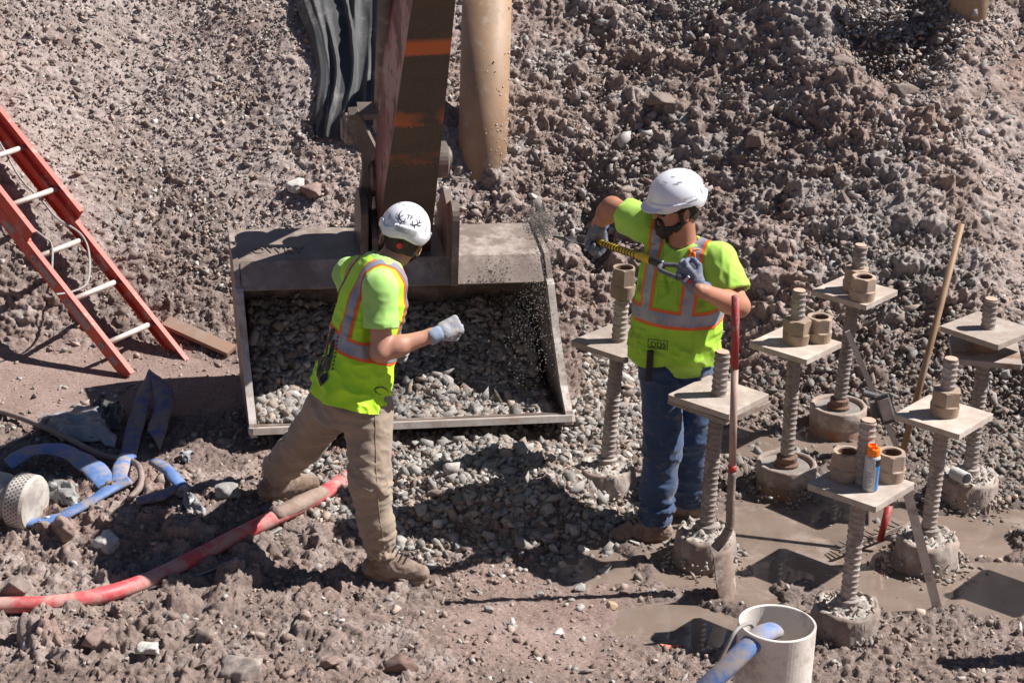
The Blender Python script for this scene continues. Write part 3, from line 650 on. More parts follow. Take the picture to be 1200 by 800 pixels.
# ------------------------------------------------------------------ ladder
M_fib = M('orange_fibreglass', (.60, .085, .05), (.48, .06, .038), 5, .5, dirt=(.55, .33, .28), dirtamt=.25, dscale=10); M_rung = M('dusty_aluminium', (.62, .54, .48), (.50, .43, .38), 20, .6, metal=.2)
M_stick = M('worn_sticker', (.42, .30, .28), (.25, .16, .15), 60, .7)
lu = nrm((-.70, .45, .66)); ls = nrm((.64, .77, .0)); ls = nrm(ls - lu * (ls @ lu)); ln_ = np.cross(ls, lu)
if ln_[1] > 0: ln_ = -ln_
L0 = tp(150, 443, .0); ld = thing('extension_ladder', 'orange fibreglass extension ladder leaning on the left slope with pale rungs', 'ladder', L0)
W_ = .40; SP = .325
def rail(a, L, outer):      # C channel: web in the (u,n) plane, two flanges towards the inside/outside
    o_ = ls * outer; dn = .085
    web = box(a + lu * L / 2, lu, ln_, ls, L, dn, .005)
    f1 = box(a + lu * L / 2 + ln_ * (dn / 2 - .002) + o_ * .014, lu, ls, ln_, L, .030, .0045); f2 = box(a + lu * L / 2 - ln_ * (dn / 2 - .002) + o_ * .014, lu, ls, ln_, L, .030, .0045)
    return join(web, f1, f2)
obj('rail', rail(L0, 4.2, 1), M_fib, ld); obj('rail', rail(L0 + ls * W_ - lu * .10, 4.3, -1), M_fib, ld)
for i in range(3):
    a = L0 + lu * (.24 + SP * i); obj('rung', cyl(a + ls * .002, a + ls * (W_ - .002), .0165, seg=14), M_rung, ld, smooth=True)
    q = lathe(a - ls * .0035, -ls, [(.024, 0), (.024, .003), (.012, .004), (.012, -.002), (0, -.002)], 16); obj('rung_plug', q, M_stick, ld)
off = ln_ * .088
obj('fly_rail', rail(L0 + off + lu * .98 - ls * .0, 3.6, 1), M_fib, ld); obj('fly_rail', rail(L0 + off + ls * W_ + lu * 1.0, 3.6, -1), M_fib, ld)
for i in range(3, 12):
    a = L0 + off * .9 + lu * (.24 + SP * i); obj('rung', cyl(a + ls * .002, a + ls * (W_ - .002), .0165, seg=14), M_rung, ld, smooth=True)
for u0, u1 in ((.10, .16), (.36, .55), (.68, .86), (1.08, 1.16)):
    obj('sticker', box(L0 + lu * (u0 + u1) / 2 - ls * .0035, lu, ln_, ls, u1 - u0, .045, .0016), M_stick, ld)
Yr_ = lambda px, py: 0
M_rope = M('grey_rope', (.36, .34, .32), (.28, .26, .24), 40, .8)
def onl(px, py, k=.03):     # point on the ladder's plane, k in front of it
    d = ray(px, py); p0 = L0 + ln_ * k; return c_o + d * (((p0 - c_o) @ ln_) / (d @ ln_))
rp1 = crom([onl(*p) for p in ((-10, 150), (8, 182), (26, 212), (50, 236), (66, 255), (92, 272), (103, 290), (105, 318), (100, 334), (84, 342), (66, 345))] , 5)
o = obj('rope', tube(rp1, .0065, seg=6), M_rope, None); tag(o, 'grey rope hanging in a loop inside the ladder', 'rope')
rp1 = crom([onl(*p) for p in ((22, 250), (34, 264), (52, 278), (61, 288), (61, 318))], 5)
o = obj('rope_end', tube(rp1, .006, seg=6), M_rope, None); tag(o, 'short grey rope end dangling over the third ladder rung', 'rope')

# rusty board beyond the ladder's foot
a = tp(195, 384, .03); b = tp(272, 418, .03); o = obj('rusty_board', stick(a, b, .09, .025, (.4, 1, .3)), M('rusty_board', (.26, .16, .11), (.20, .12, .085), 8, .85, dirt=MUD, dirtamt=.4), None); tag(o, 'rusty brown board half buried between ladder and bucket', 'board')

# ------------------------------------------------------------------ black fabric on the slope
n, m = 150, 90; V = []
tt = np.linspace(0, 1, n); ss = np.linspace(0, 1, m)
for t in tt:
    yy = -60 + 222 * t; xl = np.interp(yy, [-60, 0, 40, 90, 130, 163], [335, 343, 360, 374, 370, 371]); xr = np.interp(yy, [-60, 0, 163], [478, 470, 415 if t > .9 else 440])
    xr = xl + (xr - xl); a = tp(xl, yy + 3 * math.sin(xl)); b = tp(max(xr, 440 if t < .93 else 415), yy + 2)
    row = a[None] * (1 - ss[:, None]) + b[None] * ss[:, None]; V.append(row)
V = np.array(V); T_, S_ = np.meshgrid(tt, ss, indexing='ij')
kr = np.hanning(27); kr /= kr.sum(); Vp = np.concatenate([np.repeat(V[:1], 13, 0) + (V[1] - V[0]) * np.arange(-13, 0)[:, None, None], V, np.repeat(V[-1:], 13, 0) + (V[-1] - V[-2]) * np.arange(1, 14)[:, None, None]]); V = np.stack([(Vp[i:i + 27] * kr[:, None, None]).sum(0) for i in range(n)])
q = S_ * 1.0 - .35 * T_ + .10 * fbm2(S_ * 2, T_ * 2, 1.5, 3, 400)
fold = .012 * fbm2(S_ * 5, T_ * 4, 1, 3, 405)
for s0, dr, wd, ht, ph in ((.05, -.02, .035, .05, 0), (.17, .05, .03, .07, 1), (.30, -.06, .045, .06, 2), (.43, .10, .03, .055, 3), (.57, -.04, .05, .07, 4), (.72, .06, .035, .05, 5), (.86, -.05, .04, .06, 6)):
    cl = s0 + dr * T_ + .03 * np.sin(T_ * 5 + ph * 1.7) + .02 * fbm2(T_ * 6 + ph * 9, T_ * 0 + ph, 1, 2, 402); dv_ = (S_ - cl) / (wd * (1 + .5 * np.sin(T_ * 4 + ph)))
    fold = fold + ht * (.55 + .45 * np.sin(T_ * 3.5 + ph * 2.1)) * np.exp(-np.abs(dv_) ** 1.5)
cr = sst(.45, .0, T_) * sst(.35, .8, S_); fold = fold + cr * .04 * (1 - 2.2 * np.abs(fbm2(S_ * 5, T_ * 6, 1, 3, 430)))
edge = np.minimum(np.minimum(S_, 1 - S_) * 8, np.minimum(T_, 1 - T_) * 12).clip(0, 1)
nv = nrm((0, -.59, .8)); V = V + nv[None, None] * (fold * (.3 + .7 * edge) + .035 * edge + .02)[..., None]
V[..., 2] -= (.012 * (1 - edge))
id_ = np.arange(n * m).reshape(n, m); FF = np.stack([id_[:-1, :-1], id_[1:, :-1], id_[1:, 1:], id_[:-1, 1:]], -1).reshape(-1, 4)
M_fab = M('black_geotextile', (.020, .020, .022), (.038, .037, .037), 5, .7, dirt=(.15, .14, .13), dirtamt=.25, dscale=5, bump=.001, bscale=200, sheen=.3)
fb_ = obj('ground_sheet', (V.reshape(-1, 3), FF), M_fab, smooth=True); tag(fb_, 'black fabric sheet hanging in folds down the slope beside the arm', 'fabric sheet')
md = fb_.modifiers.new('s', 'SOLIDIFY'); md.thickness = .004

# ------------------------------------------------------------------ excavator: bucket, stick, linkage
M_buck = M('bucket_steel', (.28, .225, .19), (.19, .145, .12), 7, .55, metal=.2, dirt=(.36, .30, .26), dirtamt=.4, dscale=6, bump=.001, bscale=70)
M_bin = M('bucket_inside', (.16, .115, .09), (.11, .08, .065), 8, .7, metal=.2, dirt=MUD, dirtamt=.45, dscale=5, bump=.001)
M_edge = M('worn_edge', (.54, .49, .45), (.42, .36, .32), 12, .55, metal=.3, dirt=(.30, .24, .2), dirtamt=.5, dscale=9)
PSI = R(11.5); bu = np.array([math.cos(PSI), math.sin(PSI), 0]); bv = np.array([-math.sin(PSI), math.cos(PSI), 0]); bz = np.array([0, 0, 1.0])
BO = gz(299, 503, .13); BO[2] = 0
def B(u, v, z): return BO + bu * u + bv * v + bz * z
WL, WT = 1.65, 1.645       # lip width, top width
prof = [(0, .13), (.12, .085), (.30, .05), (.55, .04), (.78, .09), (.95, .25), (1.0, .50), (.96, .74), (.88, .93), (.52, .87), (.44, .74), (.50, .73), (.56, .80), (.84, .84), (.90, .70), (.93, .5), (.88, .29), (.74, .15), (.53, .095), (.30, .09), (.12, .115), (0, .15)]
def uspan(z): k = (z - .13) / .8; return -.05 * k, WL - .055 * k
exc = thing('excavator', 'excavator arm with its wide bucket resting on the ground, full of stone', 'excavator', B(.9, .6, 0))
bm_o = thing('bucket', None, None, B(.9, .6, 0)); 
for k_ in ('label', 'category'):
    if k_ in bm_o: del bm_o[k_]
def reparent(o, p): o.parent = p; o.location = tuple(np.array(o.location) - _org(p))
reparent(bm_o, exc)
V = []; F = []
n = len(prof)
for side in (0, 1):
    for v, z in prof: V.append(B(uspan(z)[side], v, z))
for i in range(n): j = (i + 1) % n; F.append((i, j, n + j, n + i))
outer = list(range(0, 9)) ; shell = obj('shell', (V, F), M_buck, bm_o, fix=True)
shell.data.materials.append(M_bin)
for i, p in enumerate(shell.data.polygons):
    if 10 <= i <= 20: p.material_index = 1
def side_plate(name, uoff, th, mat, p=None):
    pts = [(-.012, .10)] + prof[1:8] + [(.90, .945), (.50, .885), (.415, .75), (.30, .52), (.12, .26), (-.01, .15)] ; V = []
    m_ = len(pts)
    for d_ in (0, th):
        for v, z in pts:
            a, b = uspan(z); V.append(B((a if uoff == 0 else b) + (-d_ if uoff == 0 else d_), v, z))
    F = [tuple(range(m_)), tuple(range(2 * m_ - 1, m_ - 1, -1))] + [(i, (i + 1) % m_, m_ + (i + 1) % m_, m_ + i) for i in range(m_)]
    return obj(name, (V, F), mat, bm_o, fix=True)
sp1 = side_plate('side_plate', 0, .028, M_buck); sp2 = side_plate('side_plate', 1, .028, M_buck)
# thick side cutters along the front edge
def strip(pts, w_, t_, mat, name, side):
    V = []; F = []
    for v, z in pts:
        a, b = uspan(z); u = a if side == 0 else b; sg = -1 if side == 0 else 1
        for du, dv in ((-.01, -.02), (.029, -.02), (.029, w_), (-.01, w_)): V.append(B(u + sg * du, v + dv, z))
    for i in range(len(pts) - 1):
        for j in range(4): k = (j + 1) % 4; F.append((i * 4 + j, i * 4 + k, i * 4 + 4 + k, i * 4 + 4 + j))
    F += [(3, 2, 1, 0), tuple(len(V) - 4 + j for j in range(4))]
    return obj(name, (V, F), mat, bm_o, fix=True)
fr = [(-.02, .10), (.0, .17), (.12, .27), (.30, .53), (.40, .74), (.42, .76)]
strip(fr, .05, 0, M_edge, 'side_cutter', 0); strip(fr, .05, 0, M_edge, 'side_cutter', 1)
obj('cutting_lip', box(B(WL / 2, -.005, .128), bu, nrm(bv - bz * .28), np.cross(bu, nrm(bv - bz * .28)), WL + .07, .13, .034, .02), M_edge, bm_o)
obj('torque_tube', box(B(WT / 2 - .045, .475, .803), bu, nrm(bv * .55 + bz * .835), np.cross(bu, nrm(bv * .55 + bz * .835)), WT - .02, .155, .02, .004), M_buck, bm_o)
# weld numbers on the top plate
def text_mesh(body, size, ext=.0):
    cu = bpy.data.curves.new('t', 'FONT'); cu.body = body; cu.size = size; cu.extrude = ext; cu.align_x = 'LEFT'; cu.resolution_u = 3
    o = bpy.data.objects.new('t', cu); COL.objects.link(o); dg = bpy.context.evaluated_depsgraph_get(); me = bpy.data.meshes.new_from_object(o.evaluated_get(dg))
    V = np.array([v.co[:] for v in me.vertices]); F = [tuple(p.vertices) for p in me.polygons]; bpy.data.objects.remove(o); bpy.data.meshes.remove(me); return V, F
TV, TF = text_mesh('LOWRY', .095, .003)
tn = nrm(bz * .36 - bv * .06); ty = nrm(bv * .36 + bz * .06)
V = B(-.01, .60, .8865)[None] + TV[:, :1] * bu * .95 + TV[:, 1:2] * ty + TV[:, 2:3] * tn
obj('raised_letters', (V, TF), M_buck, bm_o)
# arm (stick)
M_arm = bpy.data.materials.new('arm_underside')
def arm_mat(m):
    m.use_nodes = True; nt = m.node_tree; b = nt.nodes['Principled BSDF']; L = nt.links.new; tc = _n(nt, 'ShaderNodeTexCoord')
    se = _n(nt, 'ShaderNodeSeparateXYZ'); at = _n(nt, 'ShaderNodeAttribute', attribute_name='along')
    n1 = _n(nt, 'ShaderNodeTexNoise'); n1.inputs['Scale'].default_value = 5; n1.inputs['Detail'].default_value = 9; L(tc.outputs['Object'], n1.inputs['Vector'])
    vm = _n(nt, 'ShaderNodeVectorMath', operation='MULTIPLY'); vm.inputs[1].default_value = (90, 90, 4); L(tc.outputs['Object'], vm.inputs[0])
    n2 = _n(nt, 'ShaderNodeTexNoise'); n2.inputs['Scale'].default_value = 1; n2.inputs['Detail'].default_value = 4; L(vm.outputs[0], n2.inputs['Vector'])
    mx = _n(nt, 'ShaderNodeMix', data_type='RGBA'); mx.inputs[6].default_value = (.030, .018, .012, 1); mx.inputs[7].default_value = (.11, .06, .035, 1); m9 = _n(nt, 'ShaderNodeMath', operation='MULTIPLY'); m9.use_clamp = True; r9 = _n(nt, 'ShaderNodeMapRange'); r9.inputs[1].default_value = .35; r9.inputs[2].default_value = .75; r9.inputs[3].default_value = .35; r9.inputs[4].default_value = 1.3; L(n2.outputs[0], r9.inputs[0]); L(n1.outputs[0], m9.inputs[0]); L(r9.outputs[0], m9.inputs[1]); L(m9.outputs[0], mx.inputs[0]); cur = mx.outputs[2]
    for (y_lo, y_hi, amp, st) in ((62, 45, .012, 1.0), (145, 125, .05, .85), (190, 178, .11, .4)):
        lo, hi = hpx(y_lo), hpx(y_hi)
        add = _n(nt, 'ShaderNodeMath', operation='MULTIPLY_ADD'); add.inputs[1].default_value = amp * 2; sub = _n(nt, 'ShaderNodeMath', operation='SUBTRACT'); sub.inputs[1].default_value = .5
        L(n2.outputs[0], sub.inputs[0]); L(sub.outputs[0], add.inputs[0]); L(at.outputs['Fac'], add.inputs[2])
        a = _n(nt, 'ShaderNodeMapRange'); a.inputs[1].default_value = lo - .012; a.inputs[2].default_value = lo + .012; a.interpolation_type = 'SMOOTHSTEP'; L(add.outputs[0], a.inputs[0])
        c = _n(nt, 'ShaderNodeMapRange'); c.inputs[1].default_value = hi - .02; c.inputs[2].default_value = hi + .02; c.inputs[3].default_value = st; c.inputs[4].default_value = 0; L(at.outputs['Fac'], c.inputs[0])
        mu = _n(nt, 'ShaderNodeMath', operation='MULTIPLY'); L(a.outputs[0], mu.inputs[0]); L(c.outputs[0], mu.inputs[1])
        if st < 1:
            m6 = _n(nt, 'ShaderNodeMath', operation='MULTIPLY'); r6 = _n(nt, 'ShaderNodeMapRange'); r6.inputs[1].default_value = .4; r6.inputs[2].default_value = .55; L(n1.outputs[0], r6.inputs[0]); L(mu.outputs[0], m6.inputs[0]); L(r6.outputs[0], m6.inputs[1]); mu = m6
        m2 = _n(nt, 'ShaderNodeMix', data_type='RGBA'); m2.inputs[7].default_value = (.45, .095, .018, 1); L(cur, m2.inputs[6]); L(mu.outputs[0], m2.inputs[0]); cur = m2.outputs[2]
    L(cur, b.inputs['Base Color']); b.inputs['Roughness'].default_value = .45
M_red = M('machine_red', (.24, .022, .025), (.13, .03, .03), 3, .35, dirt=(.12, .08, .07), dirtamt=.5, dscale=5)
Ya = B(.9, .62, 0)[1]
A0 = gy(471, 300, Ya + .0); A1 = gy(508, 0, Ya - 1.35); ad = nrm(A1 - A0); Ltot = 4.2
av = nrm(bv - ad * (bv @ ad)); au = np.cross(av, ad)
if au @ bu < 0: au = -au
wA = .268
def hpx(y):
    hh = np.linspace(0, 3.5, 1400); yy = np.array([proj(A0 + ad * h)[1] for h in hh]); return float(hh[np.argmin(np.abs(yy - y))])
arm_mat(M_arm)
def wid(h): return .285 - .048 * min(h, 2.2)
sa = [(0, .26), (.35, .34), (1.3, .50), (2.6, .75), (Ltot, .8)]     # (along, depth)
V = []; F = []
for h, dp in sa:
    for u_, v_ in ((-.5, 0), (.5, 0), (.5, 1), (-.5, 1)): V.append(A0 + ad * h + au * u_ * wid(h) + av * v_ * dp)
for i in range(len(sa) - 1):
    for j in range(4): F.append((i * 4 + j, i * 4 + (j + 1) % 4, i * 4 + 4 + (j + 1) % 4, i * 4 + 4 + j))
F += [(3, 2, 1, 0), tuple(len(V) - 4 + j for j in range(4))]
stk = obj('stick', (V, F), M_red, exc, fix=True)
# underside plate, slightly wider than the box: catches a thin bright edge
n = 40; V = []; F = []
for i in range(n + 1):
    h = Ltot * i / n
    for u_, v_ in ((-.5, -.014), (.5, -.014), (.5, .0), (-.5, .0)): V.append(A0 + ad * h + au * u_ * (wid(h) + .016) + av * v_)
for i in range(n):
    for j in range(4): F.append((i * 4 + j, i * 4 + (j + 1) % 4, i * 4 + 4 + (j + 1) % 4, i * 4 + 4 + j))
F += [(3, 2, 1, 0), tuple(len(V) - 4 + j for j in range(4))]
up_ = obj('underside_plate', (V, F), M_arm, stk if False else exc, fix=True)
al = up_.data.attributes.new('along', 'FLOAT', 'POINT'); al.data.foreach_set('value', np.repeat(np.linspace(0, Ltot, n + 1), 4).astype(np.float32))
M_link = M('dusty_link_steel', (.19, .15, .125), (.11, .085, .07), 8, .6, metal=.1, dirt=(.36, .30, .25), dirtamt=.25, dscale=7); M_greasy = M('greasy_steel', (.07, .055, .045), (.16, .12, .1), 12, .45, metal=.3)
def along(px, py): return None
# bucket ears
for u0, nm in ((.87, 'ear'), (1.06, 'ear')):
    pts = [(.50, .86), (.46, 1.02), (.52, 1.16), (.64, 1.21), (.76, 1.14), (.90, .95), (.97, .74), (.60, .80)]
    V = [B(u0 + d_, v, z) for d_ in (0, .035) for v, z in pts]; m_ = len(pts)
    F = [tuple(range(m_)), tuple(range(2 * m_ - 1, m_ - 1, -1))] + [(i, (i + 1) % m_, m_ + (i + 1) % m_, m_ + i) for i in range(m_)]
    obj(nm, (V, F), M_link, bm_o, fix=True)
def earpl(px, pts_px, Y, th, name, mat, par):
    """a plate whose outline is seen at these places, standing parallel to the arm's side"""
    P = [gy(x, y, Y) for x, y in pts_px]; m_ = len(P); V = P + [p + bv * th for p in P]
    F = [tuple(range(m_)), tuple(range(2 * m_ - 1, m_ - 1, -1))] + [(i, (i + 1) % m_, m_ + (i + 1) % m_, m_ + i) for i in range(m_)]
    return obj(name, (np.array(V), F), mat, par, fix=True)
# right ear: rounded upright plate seen nearly edge on
def upright(u0, z0, z1, v0, v1, th, name, par, mat=M_link, n=10):
    pts = [(v0, z0), (v0, z1 - (v1 - v0) / 2)] + [((v0 + v1) / 2 - math.cos(math.pi * i / n) * (v1 - v0) / 2, z1 - (v1 - v0) / 2 + math.sin(math.pi * i / n) * (v1 - v0) / 2) for i in range(1, n)] + [(v1, z1 - (v1 - v0) / 2), (v1, z0)]
    m_ = len(pts); V = [B(u0 + d_, v, z) for d_ in (0, th) for v, z in pts]
    F = [tuple(range(m_)), tuple(range(2 * m_ - 1, m_ - 1, -1))] + [(i, (i + 1) % m_, m_ + (i + 1) % m_, m_ + i) for i in range(m_)]
    return obj(name, (V, F), mat, par, fix=True)
upright(1.075, .74, 1.19, .40, .57, .038, 'ear_flange', bm_o); upright(.60, .86, 1.22, .50, .80, .04, 'ear', bm_o, M_greasy); upright(.66, .86, 1.1, .48, .80, .03, 'ear_flange', bm_o, M_greasy)
# H link left of the arm: two bars and pin bosses
def lk(px, py, dv=0.0): return gy(px, py, Ya + .10 + dv)
def plate_poly(pp, dv, th, name, mat=M_link, par=None):
    P = np.array([lk(x, y, dv) for x, y in pp]); m_ = len(P); V = np.concatenate([P, P + av * th]); F = [tuple(range(m_)), tuple(range(2 * m_ - 1, m_ - 1, -1))] + [(i, (i + 1) % m_, m_ + (i + 1) % m_, m_ + i) for i in range(m_)]
    return obj(name, (V, F), mat, exc, fix=True)
def bossX(px, py, L, r, name, mat=M_greasy, dv=0.05, flange=0):
    c = lk(px, py, dv); pr_ = [(r * .7, -L / 2 - .02), (r * .72, -L / 2 - .012), (r, -L / 2), (r, L / 2), (r * .72, L / 2 + .012), (r * .7, L / 2 + .02)]
    return obj(name, lathe(c, bu, pr_, 28), mat, exc, smooth=False)
# near link: slanted upper bar then down to the bucket
plate_poly([(409, 135), (420, 134), (441, 176), (444, 200), (436, 238), (436, 300), (420, 300), (421, 236), (425, 205), (424, 182), (408, 150)], -.12, .05, 'link_plate')
plate_poly([(420, 134), (443, 134), (446, 140), (424, 141)], -.10, .08, 'link_crossbar')
bossX(410, 151, .05, .085, 'link_pin', M_link, -.02); bossX(446, 205, .11, .115, 'pin_boss', M_greasy, -.06); bossX(439, 182, .05, .06, 'link_pin', M_greasy, -.04)
bossX(516, 187, .06, .10, 'pin_boss', M_link, .08); bossX(521, 187, .03, .075, 'pin_cap', M_link, .08)
bossX(426, 262, .05, .08, 'lower_pin', M_greasy, -.02); bossX(448, 275, .06, .10, 'lower_boss', M_greasy, -.06)
plate_poly([(443, 210), (456, 215), (456, 300), (436, 300), (437, 250)], .12, .06, 'link_plate', M_link)
obj('cylinder_rod', cyl(lk(447, 150, .15), lk(455, -30, -.95), .045, seg=16), M_link, exc, smooth=True)

# stone heap in the bucket: rubble on a sloping surface
def heap_v(u, v):            # height of the load
    return .10 + .36 * sst(.30, .95, v) + .05 * sst(.6, .1, u) + .05 * fbm2(u, v, 3, 3, 501) + .06 * np.exp(-((u - 1.02) / .16) ** 2 - ((v - .40) / .14) ** 2)
uu = np.linspace(.02, WL - .05, 90); vv = np.linspace(.055, .94, 60); UU, VV_ = np.meshgrid(uu, vv)
ZZ = heap_v(UU, VV_) * sst(-.02, .12, VV_) + .11 * (1 - sst(-.02, .12, VV_)); PT = BO[None, None] + UU[..., None] * bu + VV_[..., None] * bv + ZZ[..., None] * bz
id_ = np.arange(UU.size).reshape(UU.shape); FF = np.stack([id_[:-1, :-1], id_[:-1, 1:], id_[1:, 1:], id_[1:, :-1]], -1).reshape(-1, 4)
r3 = np.random.default_rng(50); N = 4600; u_ = r3.uniform(.03, WL - .06, N); v_ = r3.uniform(.06, .93, N) ; u_ = np.clip(u_, 0.04, None)
keep_ = u_ < (uspan(.3)[1] - .03); u_, v_ = u_[keep_], v_[keep_]; s_ = np.clip(r3.lognormal(math.log(.0205), .42, len(u_)), .008, .045)
z_ = heap_v(u_, v_) * sst(-.02, .12, v_) + .11 * (1 - sst(-.02, .12, v_)) + s_ * .15
P = BO[None] + u_[:, None] * bu + v_[:, None] * bv + z_[:, None] * bz
V1, F1, C1 = rocks(P, s_, stone_colors(len(P), 51, .82, .3), TPL, 52)
F0 = np.concatenate([FF[:, [0, 1, 2]], FF[:, [0, 2, 3]]]); V = np.concatenate([PT.reshape(-1, 3), V1]); F = np.concatenate([F0, F1 + UU.size]); Cc = np.concatenate([np.tile([[.12, .10, .09]], (UU.size, 1)), C1])
o = obj('stone_load', (V, F), M_rock); set_tint(o, Cc); tag(o, kind='stuff')
# stones and grit falling off the worker's shovel into the bucket
r4 = np.random.default_rng(60); P = []; s_ = []
for i in range(2400):
    t = r4.random() ** 1.3; px = 640 - 25 * t + r4.normal(0, 8 + 20 * t); py = 275 + 190 * t ** .9 + r4.normal(0, 6); P.append(gy(px, py, BO[1] + .52 + r4.normal(0, .06))); s_.append(r4.uniform(.0010, .0040))
for i in range(4500):
    px = 633 + r4.normal(0, 9); py = 262 + r4.normal(0, 9); P.append(gy(px, py, BO[1] + .62 + r4.normal(0, .07))); s_.append(r4.uniform(.0009, .0036))
V, F, Cc = rocks(np.array(P), np.array(s_), stone_colors(len(P), 61, .62, .1), TPS, 62); o = obj('falling_grit', (V, F), M_rock); set_tint(o, Cc); tag(o, kind='stuff')

# ------------------------------------------------------------------ hoses, pump and scraps on the left
M_rh = M('red_hose', (.56, .075, .085), (.46, .07, .075), 6, .5, dirt=(.46, .28, .24), dirtamt=.6, dscale=7, bump=.001)
path = crom([tp(x, y, .035) for x, y in ((-60, 722), (0, 718), (60, 716), (120, 706), (180, 686), (240, 656), (295, 629), (345, 604), (385, 582), (402, 570), (436, 552))], 8)
rh = thing('red_hose', 'thick dusty red hose snaking across the foreground mud', 'hose', path[0]); obj('hose_body', tube(path, .040, .036, 18), M_rh, rh, smooth=True)
M_muddy = M('wet_mud_cake', (.22, .15, .12), (.30, .22, .18), 20, .9, bump=.004, bscale=50)
i0, i1 = 52, 63; cake = path[i0:i1] + np.array([0, 0, .01]); obj('mud_cake', tube(cake, .042, .034, 14, taper=.93 + .12 * np.sin(np.linspace(0, 3.14, len(cake)))), M_muddy, rh, smooth=True)
o = obj('black_cable', tube(crom([tp(x, y, .012) for x, y in ((120, 702), (190, 688), (255, 668), (300, 640), (330, 622))], 6), .007, seg=6), M_cable, smooth=True); tag(o, 'thin grey cable lying just below the red hose', 'cable')
# pump
M_pump = M('pump_white', (.55, .50, .44), (.42, .37, .32), 6, .7, dirt=(.30, .26, .24), dirtamt=.5, dscale=8)
pc0 = tp(18, 618, .0); pc0 = gz(22, 586, .16); pd = nrm((1, -.32, -.02))
pp = thing('submersible_pump', 'dusty white submersible pump with a perforated strainer ring at left edge', 'pump', pc0)
obj('pump_body', lathe(pc0 - pd * .30, pd, [(.02, -.1), (.09, -.08), (.115, 0), (.115, .22), (.095, .26), (.09, .30)], 40), M_pump, pp, smooth=True)
obj('strainer', lathe(pc0, pd, [(.09, -.02), (.128, -.012), (.135, 0), (.135, .075), (.125, .09), (.10, .094), (0, .094)], 48), M_pump, pp, smooth=False)
s_a, t_a, _ = frame(pd); hv = []
for rr in range(5):
    for k in range(40):
        a = 2 * math.pi * (k + .5 * (rr % 2)) / 40; c = pc0 + pd * (.008 + rr * .0145) + (s_a * math.cos(a) + t_a * math.sin(a)) * .1345; hv.append(lathe(c, s_a * math.cos(a) + t_a * math.sin(a), [(.0048, -.001), (.0048, .0012), (0, .0012)], 6))
o = obj('strainer_holes', join(*hv), M_dark, pp); o['kind'] = 'stuff'
def rib(name, label, pts, w_, t_, mat, dz=.02, cat='hose', n=8, grp=None, up=None):
    p_ = crom([tp(x, y, (dz if len(q) == 0 else q[0])) for x, y, *q in pts], n); o = obj(name, tube(p_, w_, t_, 16, up=up or (0, 0, 1)), mat, smooth=True)
    V = np.zeros(len(o.data.vertices) * 3); o.data.vertices.foreach_get('co', V); V = V.reshape(-1, 3); V[:, 2] += .012 * fbm3(V, 9, 3, 5); V[:, 0] += .01 * fbm3(V, 9, 3, 7); o.data.vertices.foreach_set('co', V.ravel())
    tag(o, label, cat, grp); return o
rib('flat_hose', 'bright blue flat hose bulging behind the pump strainer', [(10, 556, .05), (40, 550, .10), (75, 552, .11), (105, 562, .08), (130, 577, .03)], .062, .015, M_bh)
rib('flat_hose', 'muddy blue hose looping in front of the pump', [(-20, 590, .1), (5, 606, .07), (35, 618, .03), (70, 612, .03), (105, 595, .03), (135, 580, .04), (152, 574, .05)], .038, .018, M_bh)
M_bd = M('deep_blue_hose', (.04, .07, .25), (.07, .09, .20), 6, .6, dirt=(.24, .19, .17), dirtamt=.75, dscale=9)
def bandmesh(A, B, hA, hB, n=22, m=9, amp=.012, seed=1):
    A = crom([tp(x, y, h) for (x, y), h in zip(A, hA)], 7); B_ = crom([tp(x, y, h) for (x, y), h in zip(B, hB)], 7); k = len(A); V = []
    for i in range(k):
        for j in range(m): t = j / (m - 1); p = A[i] * (1 - t) + B_[i] * t; p = p + np.array([0, 0, .014 * math.sin(math.pi * t)]); V.append(p)
    V = np.array(V); V[:, 2] += amp * fbm3(V, 14, 3, seed); F = [(i * m + j, i * m + j + 1, (i + 1) * m + j + 1, (i + 1) * m + j) for i in range(k - 1) for j in range(m - 1)]; return V, F
fh = thing('flat_hose', 'dark blue flat hose folded to a sharp peak in the shade', 'hose', tp(165, 520))
for nm_, a_ in (('hose_run', ([(139, 546), (149, 508), (162, 481), (175, 463)], [(157, 549), (167, 517), (176, 492), (180, 477)], [.02, .06, .10, .15], [.02, .05, .08, .12])), ('folded_run', ([(180, 478), (182, 490), (177, 503), (173, 514)], [(175, 463), (203, 481), (198, 506), (187, 533)], [.12, .08, .05, .04], [.15, .11, .05, .02]))):
    o = obj(nm_, bandmesh(*a_), M_bd, fh, smooth=True); md = o.modifiers.new('s', 'SOLIDIFY'); md.thickness = .006
rib('flat_hose', 'short dirty blue hose scrap right of the cable loop', [(183, 553, .05), (200, 566, .05), (218, 580, .02)], .035, .02, M_bh)
rib('flat_hose', 'blue grey hose scrap in shadow left of the trailing boot', [(160, 594, .03), (185, 592, .04), (205, 585, .05)], .03, .02, M_bd)
rib('flat_hose', 'small blue hose piece standing inside the cable loop', [(140, 572, .03), (143, 560, .05), (150, 550, .07)], .045, .02, M_bh)
M_plas = M('grey_plastic', (.30, .31, .32), (.20, .20, .21), 8, .35, dirt=(.35, .30, .27), dirtamt=.4, dscale=10)
